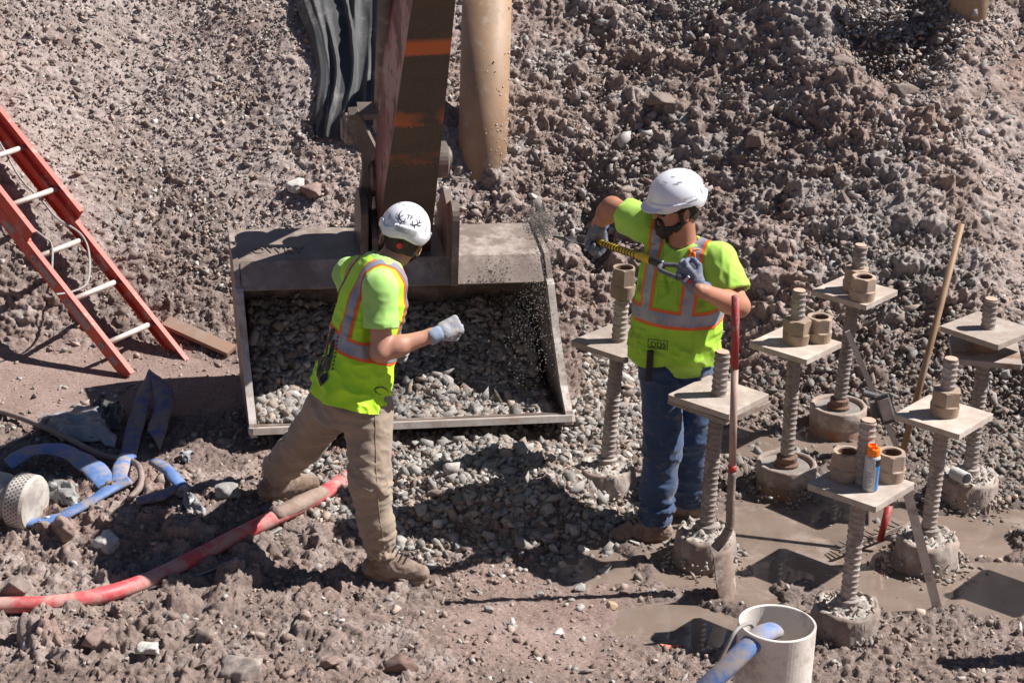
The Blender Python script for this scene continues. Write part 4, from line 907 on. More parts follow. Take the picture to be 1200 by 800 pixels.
def rag(name, label, pts, mat, amp, seed, cat, dz=.03, nn_=36):
    (x0, y0), (x1, y1), (x2, y2), (x3, y3) = pts; g = np.linspace(0, 1, nn_); V = np.zeros((nn_, nn_, 3))
    for i, t in enumerate(g):
        a = tp(x0 + (x3 - x0) * t, y0 + (y3 - y0) * t); b = tp(x1 + (x2 - x1) * t, y1 + (y2 - y1) * t); V[i] = a[None] * (1 - g[:, None]) + b[None] * g[:, None]
    T_, S_ = np.meshgrid(g, g, indexing='ij'); e = np.minimum(np.minimum(S_, 1 - S_), np.minimum(T_, 1 - T_)) * 6; e = e.clip(0, 1)
    V[..., 2] += dz + e * amp * (1 - 2.2 * np.abs(fbm2(S_ * 3 + seed, T_ * 5, .8, 3, seed))) + e * .02
    V[..., 0] += .05 * fbm2(S_ * 3, T_ * 3, 1, 3, seed + 1); V[..., 1] += .07 * fbm2(S_ * 3, T_ * 3, 1, 3, seed + 2)
    id_ = np.arange(nn_ * nn_).reshape(nn_, nn_); FF = np.stack([id_[:-1, :-1], id_[:-1, 1:], id_[1:, 1:], id_[1:, :-1]], -1).reshape(-1, 4)
    o = obj(name, (V.reshape(-1, 3), FF), mat, smooth=True); tag(o, label, cat); md = o.modifiers.new('s', 'SOLIDIFY'); md.thickness = .003; return o
rag('plastic_sheet', 'crumpled grey plastic sheet half in shade left of the dark blue hose', [(42, 497), (118, 478), (138, 530), (70, 520)], M_plas, .04, 601, 'plastic sheet')
rag('dark_bag', 'crumpled dark bag tucked against the blue folded hose', [(112, 478), (140, 482), (143, 512), (118, 512)], M_fab, .06, 611, 'bag')
rag('grey_scrap', 'pale grey scrap lying in shadow below the bucket corner', [(208, 535), (225, 533), (224, 545), (210, 546)], M_plas, .01, 621, 'scrap', .02, 12)
rag('dark_scrap', 'blue grey plastic scrap in shade above the red hose', [(205, 580), (222, 578), (240, 606), (225, 612)], M_plas, .04, 631, 'scrap', .02, 20)
rag('net_scrap', 'tangled grey netting strands beside the pump strainer', [(48, 570), (85, 578), (100, 598), (60, 592)], M_cable, .03, 641, 'netting', .015, 24)
o = obj('long_cable', tube(crom([tp(x, y, dz) for x, y, dz in ((-30, 480, .03), (5, 490, .03), (40, 506, .05), (80, 524, .05), (120, 543, .04), (150, 552, .06), (164, 566, .08), (165, 580, .05), (152, 592, .03))], 7), .016, seg=10), M('brown_cable', (.20, .14, .12), (.30, .23, .2), 12, .7), smooth=True); tag(o, 'brown cable curling from the left edge round the blue hose', 'cable')
o = obj('thin_cable', tube(crom([tp(x, y, .02) for x, y in ((52, 578), (75, 586), (100, 596), (120, 600))], 6), .009, seg=8), M_cable, smooth=True); tag(o, 'thin dark cable coming out of the pump strainer', 'cable')

# ------------------------------------------------------------------ single stones one can point at
def stone(px, py, size, col, label, seed, flat=.7, sink=.2, dz=0, grp=None):
    r = np.random.default_rng(seed); bm = bmesh.new(); P = r.normal(size=(16, 3)); P /= np.linalg.norm(P, axis=1)[:, None]; P = np.sign(P) * np.abs(P) ** .6; P *= r.uniform(.7, 1, (16, 1)); P *= np.array([1, r.uniform(.65, .95), flat * r.uniform(.7, 1)])
    for p in P: bm.verts.new(p)
    bmesh.ops.convex_hull(bm, input=bm.verts); bmesh.ops.delete(bm, geom=[v for v in bm.verts if not v.link_faces], context='VERTS')
    bmesh.ops.triangulate(bm, faces=bm.faces); bmesh.ops.subdivide_edges(bm, edges=bm.edges, cuts=5, use_grid_fill=True); bmesh.ops.triangulate(bm, faces=bm.faces); bmesh.ops.recalc_face_normals(bm, faces=bm.faces); bm.verts.index_update()
    V = np.array([v.co[:] for v in bm.verts]); F = np.array([[v.index for v in f.verts] for f in bm.faces]); bm.free()
    V *= (1 + .22 * fbm3(V + seed, 2.2, 5, seed, .6))[:, None]; a = r.uniform(0, 6.28); ca, sa_ = math.cos(a), math.sin(a)
    V = V @ np.array([[ca, sa_, 0], [-sa_, ca, 0], [0, 0, 1]]); p = tp(px, py, 0, False); p = np.array([p[0], p[1], float(hz(p[0], p[1]))]); V = V * size + p + np.array([0, 0, size * (.30 - sink) + dz])
    o = obj('stone', (V, F), M_rock2 if max(col) < .9 else M_rock2); set_tint(o, np.tile([col], (len(V), 1)) * (1 + .2 * fbm3(V, 20, 4, seed))[:, None]); tag(o, label, 'stone', grp); return o
M_rock2 = attr_mat('single_stone', .9, .3, 50, .25, .004)
wh = (.50, .47, .43); pk = (.25, .175, .15); gr = (.27, .255, .24); br = (.21, .165, .14)
for i, a in enumerate([
    (345, 220, .085, wh, 'white stone on the slope left of the excavator arm'),
    (366, 229, .10, pk, 'large pinkish clod right of the white stone on the slope'),
    (705, 27, .06, gr, 'pale stone high on the slope right of the tan pipe'), (686, 22, .04, gr, 'smaller pale stone high on the slope beside another'),
    (265, 577, .075, gr, 'grey white stone behind the trailing boot on the left'), (83, 624, .11, pk, 'big dusty pink stone below the pump'),
    (125, 641, .085, wh, 'flat pale stone right of the big dusty pink stone'), (112, 745, .085, pk, 'split pink stone under the red hose near the lower left corner'),
    (172, 761, .06, wh, 'small white flat stone below the red hose'), (283, 787, .12, (.30, .25, .22), 'large pale slab at the bottom edge left of centre'),
    (466, 787, .085, (.17, .11, .09), 'dark red brown pointed stone at the bottom edge'), (388, 780, .06, pk, 'rounded pink clod near the bottom edge'),
    (492, 602, .06, (.40, .33, .29), 'pale pinkish slab in front of the near boot among gravel'), (654, 741, .028, wh, 'small white cube shaped stone on smooth mud'),
    (633, 698, .025, gr, 'small grey stone on the smooth mud beside the flat one'), (599, 735, .03, gr, 'small pale stone on the smooth mud left of the cube shaped one'),
    (573, 715, .03, gr, 'grey pebble on the upper left of the smooth mud'), (716, 712, .035, (.40, .30, .2), 'tan pebble at the puddle edge left of the shovel blade'),
    (680, 690, .035, gr, 'grey wedge stone at the puddle edge'), (985, 75, .11, br, 'big brown clod high on the right slope'), (1095, 395, .06, br, 'brown clod behind the right edge pile'),
    (1060, 110, .10, br, 'brown clod under the pipe stub on the right slope'), (625, 232, .05, wh, 'white stone on the slope just above the bucket end'),
    (135, 465, .022, wh, 'pale pebble on smooth mud below the ladder foot'), (153, 452, .022, gr, 'grey pebble touching the ladder foot'), (72, 453, .018, wh, 'tiny pale pebble on smooth mud near the left edge'),
    (775, 125, .12, br, 'large brown clod in the middle of the slope'), (885, 165, .10, br, 'brown clod upslope of the white helmet on the right'),
    (240, 750, .07, br, 'brown clod on the lumpy mud below the hose'), (20, 690, .09, br, 'brown clod above the hose at the left edge')]):
    stone(*a, seed=700 + i)

#@@PART3@@
# ------------------------------------------------------------------ people: smooth surfaces grown from distance fields
def smin(a, b, k):
    if k <= 0: return np.minimum(a, b)
    h = np.maximum(k - np.abs(a - b), 0) / k; return np.minimum(a, b) - h * h * k * .25
class Field:
    def __init__(s, lo, hi, res):
        s.lo = np.array(lo, float); s.res = res; s.n = np.ceil((np.array(hi) - s.lo) / res).astype(int) + 1; s.ax = [s.lo[i] + res * np.arange(s.n[i]) for i in range(3)]
        s.f = np.full(tuple(s.n), .25, np.float32)
    def _sl(s, lo, hi):
        a = np.clip(((np.array(lo) - s.lo) / s.res).astype(int) - 1, 0, s.n); b = np.clip(((np.array(hi) - s.lo) / s.res).astype(int) + 2, 0, s.n)
        return tuple(slice(int(a[i]), int(b[i])) for i in range(3))
    def grid(s, sl): return np.stack(np.meshgrid(*[s.ax[i][sl[i]] for i in range(3)], indexing='ij'), -1)
    def op(s, fn, lo, hi, k=0.0, mode='add'):
        m = .06 + k; sl = s._sl(np.array(lo) - m, np.array(hi) + m); P = s.grid(sl)
        if P.size == 0: return s
        d = fn(P).astype(np.float32)
        if mode == 'add': s.f[sl] = smin(s.f[sl], d, k)
        elif mode == 'sub': s.f[sl] = -smin(-s.f[sl], d, k)
        elif mode == 'and': s.f[sl] = -smin(-s.f[sl], -d, k)
        return s
    def cone(s, a, b, ra, rb, k=.02, mode='add'):
        a = np.asarray(a, float); b = np.asarray(b, float); ab = b - a; L2 = ab @ ab + 1e-9; r = max(ra, rb)
        def fn(P): q = P - a; t = np.clip((q @ ab) / L2, 0, 1); return np.linalg.norm(q - t[..., None] * ab, axis=-1) - (ra + (rb - ra) * t)
        return s.op(fn, np.minimum(a, b) - r, np.maximum(a, b) + r, k, mode)
    def ell(s, c, A, r, k=.02, mode='add'):
        c = np.asarray(c, float); A = np.array(A, float); r = np.array(r, float)
        def fn(P): q = (P - c) @ A.T; k0 = np.linalg.norm(q / r, axis=-1); k1 = np.linalg.norm(q / r ** 2, axis=-1) + 1e-9; return k0 * (k0 - 1) / k1
        R_ = r.max(); return s.op(fn, c - R_, c + R_, k, mode)
    def half(s, p, n):   # keep the side n points away from
        p = np.asarray(p, float); n = nrm(n); P = s.grid((slice(None),) * 3); s.f = np.maximum(s.f, ((P - p) @ n).astype(np.float32)); return s
    def mesh(s):
        f = s.f; sg = f < 0; nx, ny, nz = f.shape
        c = np.zeros((nx - 1, ny - 1, nz - 1), np.int8)
        for i in (0, 1):
            for j in (0, 1):
                for k in (0, 1): c += sg[i:nx - 1 + i, j:ny - 1 + j, k:nz - 1 + k]
        mx = (c > 0) & (c < 8); I = np.argwhere(mx)
        if not len(I): return np.zeros((0, 3)), np.zeros((0, 4), int)
        acc = np.zeros((len(I), 3)); cnt = np.zeros(len(I)); cor = [(0, 0, 0), (1, 0, 0), (0, 1, 0), (1, 1, 0), (0, 0, 1), (1, 0, 1), (0, 1, 1), (1, 1, 1)]
        val = [f[I[:, 0] + a, I[:, 1] + b, I[:, 2] + d].astype(float) for a, b, d in cor]
        for e in ((0, 1), (2, 3), (4, 5), (6, 7), (0, 2), (1, 3), (4, 6), (5, 7), (0, 4), (1, 5), (2, 6), (3, 7)):
            va, vb = val[e[0]], val[e[1]]; m = (va < 0) != (vb < 0); t = np.where(m, va / (va - vb + 1e-12), 0)
            p = np.array(cor[e[0]]) + t[:, None] * (np.array(cor[e[1]]) - np.array(cor[e[0]])); acc += np.where(m[:, None], p, 0); cnt += m
        V = s.lo + (I + acc / cnt[:, None]) * s.res
        ix = np.full(mx.shape, -1, np.int64); ix[mx] = np.arange(len(I)); F = []
        for ax in range(3):
            A = np.moveaxis(sg, ax, 0); X = np.moveaxis(ix, ax, 0); m = A[:-1, 1:-1, 1:-1] != A[1:, 1:-1, 1:-1]; e = np.argwhere(m); a, b, d = e[:, 0], e[:, 1] + 1, e[:, 2] + 1
            q = np.stack([X[a, b - 1, d - 1], X[a, b, d - 1], X[a, b, d], X[a, b - 1, d]], -1); fl = A[a, b, d]
            if ax == 1: fl = ~fl
            q[~fl] = q[~fl][:, ::-1]; F.append(q)
        F = np.concatenate(F); return V, F[(F >= 0).all(1)]
def vnormals(V, F):
    N = np.zeros_like(V); n = np.cross(V[F[:, 2]] - V[F[:, 0]], V[F[:, 3 % F.shape[1]]] - V[F[:, 1]])
    for j in range(F.shape[1]): np.add.at(N, F[:, j], n)
    return N / (np.linalg.norm(N, axis=1)[:, None] + 1e-12)
def loft(axP, axL, ar, af, L, st, ex=2.5, grow=0.0):
    st = np.array(st, float)
    def fn(P):
        q = P - axP; h = q @ axL; t = np.clip(h / L, st[0, 0], st[-1, 0]); wa = np.interp(t, st[:, 0], st[:, 1]) + grow; wb = np.interp(t, st[:, 0], st[:, 2]) + grow; of = np.interp(t, st[:, 0], st[:, 3])
        a = q @ ar; b = q @ af - of; k = (np.abs(a / wa) ** ex + np.abs(b / wb) ** ex) ** (1 / ex); d = (k - 1) * np.minimum(wa, wb) * .92
        return np.maximum(d, np.maximum((h / L - st[-1, 0]) * L, (st[0, 0] - h / L) * L))
    return fn
def clip_faces(V, F, s):
    """the part of the mesh where s > 0, cut sharply"""
    ins = s > 0; k = ins[F].sum(1); full = F[k == F.shape[1]]; mixed = F[(k > 0) & (k < F.shape[1])]; VV = [V]; extra = []; out = [tuple(f) for f in full]; n0 = len(V); cache = {}
    for f in mixed:
        poly = []
        for i in range(len(f)):
            a, b = int(f[i]), int(f[(i + 1) % len(f)])
            if ins[a]: poly.append(a)
            if ins[a] != ins[b]:
                key = (min(a, b), max(a, b))
                if key not in cache: t = s[a] / (s[a] - s[b]); cache[key] = n0 + len(extra); extra.append(V[a] + (V[b] - V[a]) * t)
                poly.append(cache[key])
        if len(poly) >= 3: out.append(tuple(poly))
    V = np.concatenate([V, np.array(extra).reshape(-1, 3)]); used = sorted({i for f in out for i in f}); mp = {u: i for i, u in enumerate(used)}
    return V[used], [tuple(mp[i] for i in f) for f in out]
def strip_of(V, F, N, s, off): return clip_faces(V + N * off, F, s)
def project_shape(V, F, bvh, origin_fn, off=.0018):
    out = []
    for v in V:
        o, d = origin_fn(v); h = bvh.ray_cast(Vector(o), Vector(d), 1.5)
        out.append(np.array(h[0]) + (np.array(h[1]) * (1 if h[1].dot(Vector(d)) < 0 else -1) - .3 * np.array(d)) * off if h[0] is not None else np.array([np.nan] * 3))
    out = np.array(out); ok = ~np.isnan(out[:, 0]); F2 = [f for f in F if all(ok[i] for i in f)]; out[~ok] = out[ok].mean(0) if ok.any() else 0
    return out, F2
def subdiv(V, F, mx):
    bm = bmesh.new(); vs = [bm.verts.new(v) for v in V]
    for f in F:
        try: bm.faces.new([vs[i] for i in f])
        except ValueError: pass
    bmesh.ops.triangulate(bm, faces=bm.faces)
    for _ in range(6):
        e = [e for e in bm.edges if e.calc_length() > mx]
        if not e: break
        bmesh.ops.subdivide_edges(bm, edges=e, cuts=1); bmesh.ops.triangulate(bm, faces=bm.faces)
    bm.verts.index_update(); V = np.array([v.co[:] for v in bm.verts]); F = [tuple(v.index for v in f.verts) for f in bm.faces]; bm.free(); return V, F
def stroke(P, w_, n=3):
    """flat stroke of varying width through 2-D points"""
    P = crom([(p[0], p[1], 0) for p in P], n); V = []; F = []; m = len(P)
    for i in range(m):
        d = P[min(i + 1, m - 1)] - P[max(i - 1, 0)]; d = nrm(d); s = np.array([-d[1], d[0], 0]); k = w_ * (.35 + .65 * math.sin(math.pi * (i + .6) / (m + .2))); V += [P[i] + s * k / 2, P[i] - s * k / 2]
    for i in range(m - 1): F.append((2 * i, 2 * i + 1, 2 * i + 3, 2 * i + 2))
    return np.array(V), F
def wrinkle(P, N, amp, sc=(7, 7, 16), seed=0, k=1.0):
    q = P * np.array(sc); w1 = vn3(q * .45, seed)[:, None]; a = 1 - np.abs(vn3(q + 1.4 * w1, seed + 1)) * 2.4; a = np.sign(a) * np.abs(a) ** 1.3; b = 1 - np.abs(vn3(q * 1.9 + 3 + w1 * 2, seed + 2)) * 2.4; b = np.clip(b, -.6, 1); return P + N * ((a * .6 + b * .4) * amp * k)[:, None]

def skin_mat(name, c, rough=.5):
    m = M(name, c, tuple(x * y for x, y in zip(c, (.86, .78, .74))), 14, rough, spec=.4, bump=.0006, bscale=160); m.node_tree.nodes['Principled BSDF'].inputs['Subsurface Weight'].default_value = .08
    m.node_tree.nodes['Principled BSDF'].inputs['Subsurface Radius'].default_value = (.02, .008, .004); return m
M_skin1 = skin_mat('skin_fair', (.50, .26, .18)); M_skin2 = skin_mat('skin_tan', (.43, .20, .125))
M_hair = M('dark_hair', (.018, .012, .010), (.03, .02, .015), 60, .6, bump=.002, bscale=150); M_hair1 = M('brown_hair', (.05, .03, .02), (.03, .018, .012), 60, .6, bump=.002, bscale=150)
M_vest1 = M('lime_vest', (.50, .86, .02), (.42, .78, .02), 5, .75, sheen=.1, bump=.0007, bscale=250); M_vest2 = M('worn_lime_vest', (.36, .62, .035), (.28, .50, .04), 4, .8, dirt=(.22, .28, .05), dirtamt=.25, dscale=6, bump=.0007, bscale=250)
M_shirt1 = M('pale_lime_shirt', (.38, .66, .16), (.32, .58, .13), 5, .85, sheen=.2); M_shirt2 = M('lime_shirt', (.40, .66, .08), (.34, .58, .07), 5, .85, sheen=.2)
M_silver = M('reflective_silver', (.34, .34, .38), (.26, .26, .30), 9, .4, metal=.25, dirt=(.22, .2, .2), dirtamt=.3, dscale=7); M_otrim = M('orange_trim', (.90, .15, .02), (.75, .13, .03), 12, .7)
M_khaki = M('khaki_work_trousers', (.33, .255, .185), (.25, .19, .14), 4, .9, sheen=.2, dirt=(.30, .22, .17), dirtamt=.3, dscale=5, bump=.0008, bscale=220)
M_denim = M('blue_denim', (.017, .038, .090), (.032, .066, .145), 6, .85, sheen=.2, dirt=(.17, .15, .14), dirtamt=.18, dscale=22, bump=.0008, bscale=260)
M_boot = M('muddy_boot', (.15, .095, .065), (.22, .16, .12), 12, .85, dirt=MUD, dirtamt=.6, dscale=12, bump=.002, bscale=50); M_sole = M('boot_sole', (.16, .09, .05), (.22, .16, .12), 12, .9, dirt=MUD, dirtamt=.6)
M_helm = M('white_helmet', (.78, .78, .82), (.74, .74, .78), 3, .28, coat=.3, bump=0); M_mark = M('black_print', (.012, .012, .014), None, 10, .5); M_hgrey = M('grey_reflector', (.5, .5, .5), (.4, .4, .4), 40, .5); M_knob = M('red_knob', (.65, .03, .02), None, 10, .4)
M_strap = M('black_strap', (.012, .012, .014), None, 20, .7); M_glove1 = M('pale_work_glove', (.30, .30, .34), (.22, .23, .27), 14, .8, dirt=(.40, .36, .32), dirtamt=.5, dscale=14, bump=.0015, bscale=120); M_glove2 = M('grey_blue_glove', (.15, .165, .23), (.11, .12, .17), 14, .75, dirt=(.30, .27, .27), dirtamt=.4, dscale=18, bump=.0015, bscale=120)
M_cuff = M('glove_cuff', (.27, .33, .42), (.2, .25, .33), 30, .9); M_cuff2 = M('navy_cuff', (.12, .17, .28), (.09, .12, .2), 30, .9); M_lens = M('dark_lens', (.01, .01, .012), None, 10, .1)
M_wprint = M('pale_print', (.6, .58, .58), None, 10, .6); M_rprint = M('red_print', (.6, .03, .04), None, 10, .6)

def glove(wrist, hd, pn, side, mat, cuffmat, par, curl=(1.0, 1.15, .8), thumb=1.0, tuck=0.0, scale=1.0, ray_=None, splay=.05, name='glove', fd=None):
    fd = hd if fd is None else nrm(fd)
    """hd: wrist to knuckles, pn: palm faces this way, side=+1/-1: thumb side along cross(hd, pn)*side"""
    hd = nrm(hd); pn = nrm(np.asarray(pn) - hd * (np.asarray(pn) @ hd)); sd_ = np.cross(hd, pn) * side; wrist = np.asarray(wrist, float); S_ = scale
    F = Field(wrist - .2, wrist + .2, .0036)
    F.cone(wrist - nrm(fd) * .025, wrist, .030, .031, 0); F.cone(wrist - hd * .015, wrist + hd * .02 * S_, .030, .031 * S_, 0)
    for o_ in (-.026, -.009, .009, .026): F.cone(wrist + hd * .02 * S_ + sd_ * o_ * .8 * S_, wrist + hd * .088 * S_ + sd_ * o_ * 1.08 * S_, .0185 * S_, .0145 * S_, .012)
    F.cone(wrist + hd * .02 + sd_ * .022 * S_ + pn * .008, wrist + hd * .05 * S_ + sd_ * .034 * S_ + pn * .016, .019, .015, .012)
    lens = [(.040, .026, .020), (.045, .030, .022), (.042, .028, .022), (.033, .021, .019)]
    for i, o_ in enumerate((.027, .009, -.009, -.026)):
        p = wrist + hd * (.090 if i in (1, 2) else .084) * S_ + sd_ * o_ * 1.08 * S_; a = 0; d0 = nrm(hd + sd_ * (o_ * splay / .027)); r = .0118 * S_ * (1 if i < 3 else .9); cc_ = (1, .96, 1.02, 1.08)[i]
        for j, l in enumerate(lens[i]):
            a += curl[j] * cc_; d = nrm(d0 * math.cos(a) + pn * math.sin(a)); q = p + d * l * S_; F.cone(p, q, r, r * .9, .004); p = q; r *= .92
    t0 = wrist + hd * .035 * S_ + sd_ * .034 * S_ + pn * .012; t1 = t0 + nrm(hd * .7 + sd_ * (.75 - .5 * thumb) + pn * (.25 + .5 * thumb)) * .045 * S_
    t2 = t1 + nrm(hd * .85 + sd_ * (.25 - .75 * thumb) + pn * (.15 + .55 * thumb)) * .032 * S_; t3 = t2 + nrm(hd * .7 - sd_ * (.75 * thumb) + pn * (.2 + .4 * thumb)) * .024 * S_
    F.cone(t0, t1, .0165, .0135, .010); F.cone(t1, t2, .0135, .012, .004); F.cone(t2, t3, .012, .0105, .004)
    V, Fq = F.mesh(); N = vnormals(V, Fq); V = V + N * (.0010 * vn3(V * 70, 5) + .0006 * vn3(V * 160, 6))[:, None]
    g = obj(name, (V, Fq), mat, par, smooth=True)
    cf = lathe(nrm(nrm(fd) + nrm(hd)) * -.0 + wrist - nrm(fd) * .05, nrm(fd), [(.0345, -.002), (.0375, 0), (.037, .02), (.0345, .045), (.0335, .06), (.030, .062)], 28, jit=.0012, seed=3); obj('cuff', cf, cuffmat, g, smooth=True)
    return g, (wrist, hd, pn, sd_)

def person(label, J, cfg):
    root = thing('person', label, 'person', (J['pelvis'][0], J['pelvis'][1], cfg.get('z0', 0)))
    P, Nk = J['pelvis'], J['neck']; ax = nrm(Nk - P); L = np.linalg.norm(Nk - P); ar = J['shR'] - J['shL']; ar = nrm(ar - ax * (ar @ ax)); af = np.cross(ax, ar)
    hr, hf = nrm(J['hr']), J['hf']; hf = nrm(hf - hr * (hf @ hr)); hu = np.cross(hr, hf); H = J['head']; A = [hr, hf, hu]
    hipr = nrm(J['hipR'] - J['hipL'])
    # --- body (one continuous skin: head, neck, arms, trunk and legs)
    allp = np.array([v for k, v in J.items() if k not in ('hr', 'hf')]); F = Field(allp.min(0) - .22, allp.max(0) + .22, .0068)
    F.op(loft(P, ax, ar, af, L, [(-.1, .13, .09, 0), (.5, .14, .095, 0), (.85, .15, .09, 0), (1.0, .07, .06, 0)]), P - .3, Nk + .3)
    for s in 'RL':
        sh, el, wr = J['sh' + s], J['el' + s], J['wr' + s]; d = nrm(wr - el); k = cfg['arm']
        F.cone(Nk - ax * .04, sh, .05, .055, .03); F.cone(sh, el, .054 * k, .044 * k, .03); F.cone(el, el + (wr - el) * .35, .046 * k, .047 * k, .02); F.cone(el + (wr - el) * .3, wr, .046 * k, .030 * k, .02); F.cone(wr, wr + d * .05, .030, .027, .02)
        F.cone(J['hip' + s], J['kn' + s], .07, .052, .03); F.cone(J['kn' + s], J['an' + s], .052, .035, .02)
    F.cone(Nk - ax * .05, H - hu * .05 - hf * .015, .066 * cfg['neckr'], .060 * cfg['neckr'], .02)
    F.ell(H + hu * .025 - hf * .008, A, (.077, .098, .100), .02); F.ell(H + hf * .028 - hu * .055, A, (.060, .066, .062), .03); F.ell(H + hf * .060 - hu * .088, A, (.028, .026, .022), .02)
    F.cone(H + hf * .088 + hu * .012, H + hf * .110 - hu * .022, .009, .013, .012); F.ell(H + hf * .084 - hu * .055, A, (.027, .014, .013), .008); F.ell(H + hf * .083 + hu * .026, A, (.052, .014, .010), .012)
    for sgn in (-1, 1):
        F.ell(H + hr * sgn * .034 + hf * .093 + hu * .008, A, (.016, .010, .009), .006, 'sub'); F.ell(H + hr * sgn * .034 + hf * .080 + hu * .008, A, (.014, .012, .011), .002)
        e = H + hr * sgn * .088 - hf * .002 - hu * .010; F.ell(e - hf * .006, [nrm(hr + hf * sgn * -.5), nrm(hf + hr * sgn * .5), hu], (.009, .022, .035), .005); F.ell(e + hr * sgn * .009 - hf * .004, A, (.006, .010, .018), .004, 'sub')
    F.ell(H + hf * .102 - hu * .056, A, (.020, .010, .002), .002, 'sub')
    V, Fq = F.mesh(); body = obj('body', (V, Fq), cfg['skin'], root, smooth=True)
    # --- hair and beard
    F = Field(H - .2, H + .2, .0045); F.ell(H + hu * .024 - hf * .012, A, (.083, .102, .104), 0); F.ell(H - hu * .045 - hf * .055, A, (.060, .045, .055), .02)
    F.half(H - hu * cfg.get('hairlow', .075), -hu); F.half(H - hf * .012, hf + hu * -.9); V, Fq = F.mesh(); N = vnormals(V, Fq); V = V + N * (.002 * vn3(V * 130, 9))[:, None]; obj('hair', (V, Fq), cfg['hair'], root, smooth=True)
    if cfg.get('beard'):
        F = Field(H - .2, H + .2, .0045); F.ell(H + hf * .032 - hu * .060, A, (.066, .071, .058), 0); F.ell(H + hf * .070 - hu * .098, A, (.040, .036, .038), .02); F.cone(H + hr * .074 - hu * .0 + hf * .012, H + hr * .062 - hu * .07 + hf * .03, .010, .016, .02); F.cone(H - hr * .074 + hf * .012, H - hr * .062 - hu * .07 + hf * .03, .010, .016, .02)
        F.op(lambda Q: ((Q - (H - hu * .060 + hf * .06)) @ nrm(hu + hf * .35)), H - .25, H + .25, .01, 'and'); F.ell(H + hf * .096 - hu * .040, A, (.028, .014, .007), .008); F.cone(H + hf * .094 - hu * .045 + hr * .024, H + hf * .08 - hu * .085 + hr * .03, .010, .012, .01); F.cone(H + hf * .094 - hu * .045 - hr * .024, H + hf * .08 - hu * .085 - hr * .03, .010, .012, .01); F.ell(H + hf * .108 - hu * .057, A, (.020, .014, .006), .003, 'sub')
        V, Fq = F.mesh(); N = vnormals(V, Fq); V = V + N * (.004 * vn3(V * 90, 9) + .003 * vn3(V * 200, 3))[:, None]; obj('beard', (V, Fq), cfg['hair'], root, smooth=True)
    if cfg.get('glasses'):
        F = Field(H - .2, H + .2, .004)
        for sgn in (-1, 1): F.ell(H + hr * sgn * .036 + hf * .096 + hu * .008, [nrm(hr + hf * .35 * -sgn), nrm(hf + hr * .35 * sgn), hu], (.032, .010, .021), .004); F.cone(H + hr * sgn * .068 + hf * .082 + hu * .014, H + hr * sgn * .084 + hf * .0 + hu * .008, .004, .003, .002)
        V, Fq = F.mesh(); obj('sunglasses', (V, Fq), M_lens, root, smooth=True)
    # --- helmet
    Hh = H + hu * .066 - hf * .004
    F = Field(Hh - .26, Hh + .26, .0042); R0 = np.array((.113, .136, .117)); F.ell(Hh, A, R0, 0)
    def loc(Q): q = Q - Hh; return q @ hr, q @ hf, q @ hu
    # raised lower band with a stepped upper edge
    def band(Q):
        a, b, c = loc(Q); az = np.degrees(np.arctan2(a, b)); q = np.stack([a, b, c], -1); r = R0 + .0075; k0 = np.linalg.norm(q / r, axis=-1); k1 = np.linalg.norm(q / r ** 2, axis=-1) + 1e-9; d = k0 * (k0 - 1) / k1
        aa = np.abs(az); top = np.interp(aa, [0, 60, 78, 100, 118, 128, 150, 156, 180], [-.012, -.006, .000, .012, .014, -.012, -.014, .008, .008]); return np.maximum(d, (c - top) * .8)
    F.op(band, Hh - .18, Hh + .18, .004)
    F.op(lambda Q: (lambda a, b, c: np.maximum(np.abs(a) - (.010 + .02 * (b < -.02)), (np.linalg.norm(np.stack([a, b, c], -1) / (R0 + .006), axis=-1) - 1) * .1))(*loc(Q)), Hh - .18, Hh + .18, .004) if False else None
    # brim, sloping down to the front
    F.ell(Hh + hf * .118 - hu * .034, [hr, nrm(hf - hu * .22), nrm(hu + hf * .22)], (.080, .060, .008), .012)
    F.ell(Hh, A, R0 - .008, .0, 'sub')
    def rim(Q):
        a, b, c = loc(Q); az = np.abs(np.degrees(np.arctan2(a, b))); low = np.interp(az, [0, 40, 62, 74, 108, 125, 150, 180], [-.068, -.056, -.040, -.026, -.026, -.054, -.058, -.046]); return low - c
    F.op(rim, Hh - .3, Hh + .3, .002, 'and')
    V, Fq = F.mesh(); helm = obj('helmet', (V, Fq), M_helm, root, smooth=True); bvh = BVHTree.FromPolygons([tuple(v) for v in V], [tuple(int(i) for i in f) for f in Fq])
    def sph(v0):   # v0 = (azimuth deg from front towards right, elevation deg)
        az, e = math.radians(v0[0]), math.radians(v0[1]); d = hr * math.sin(az) * math.cos(e) + hf * math.cos(az) * math.cos(e) + hu * math.sin(e); return Hh + d * .5, -d
    def decal(VF, mat, nm, off=.0015):
        V_, F_ = subdiv(*VF, 3.0); V_, F_ = project_shape(V_, F_, bvh, sph, off)
        if F_: o = obj(nm, (V_, F_), mat, helm)
    # vents
    hv = []
    for sg_ in (-1, 1):
        for (a0, e0) in ((sg_ * 75, 48), (sg_ * 62, 44), (sg_ * 118, 56), (sg_ * 150, 52), (sg_ * 28, 44), (sg_ * 48, 62)):
            for k in range(4):
                a = a0 + (k - 1.5) * 4.2; hv.append((np.array([(a - 1.1, e0 - 1.3, 0), (a + 1.1, e0 - 1.3, 0), (a + 1.1, e0 + 1.3, 0), (a - 1.1, e0 + 1.3, 0)]), [(0, 1, 2, 3)]))
    decal(join(*hv), M_mark, 'vent_holes')
    for sg_ in (-1, 1): decal((np.array([(sg_ * 96 - 17, 2, 0), (sg_ * 96 + 17, 2, 0), (sg_ * 96 + 17, 10, 0), (sg_ * 96 - 17, 10, 0)]), [(0, 1, 2, 3)]), M_hgrey, 'reflector')
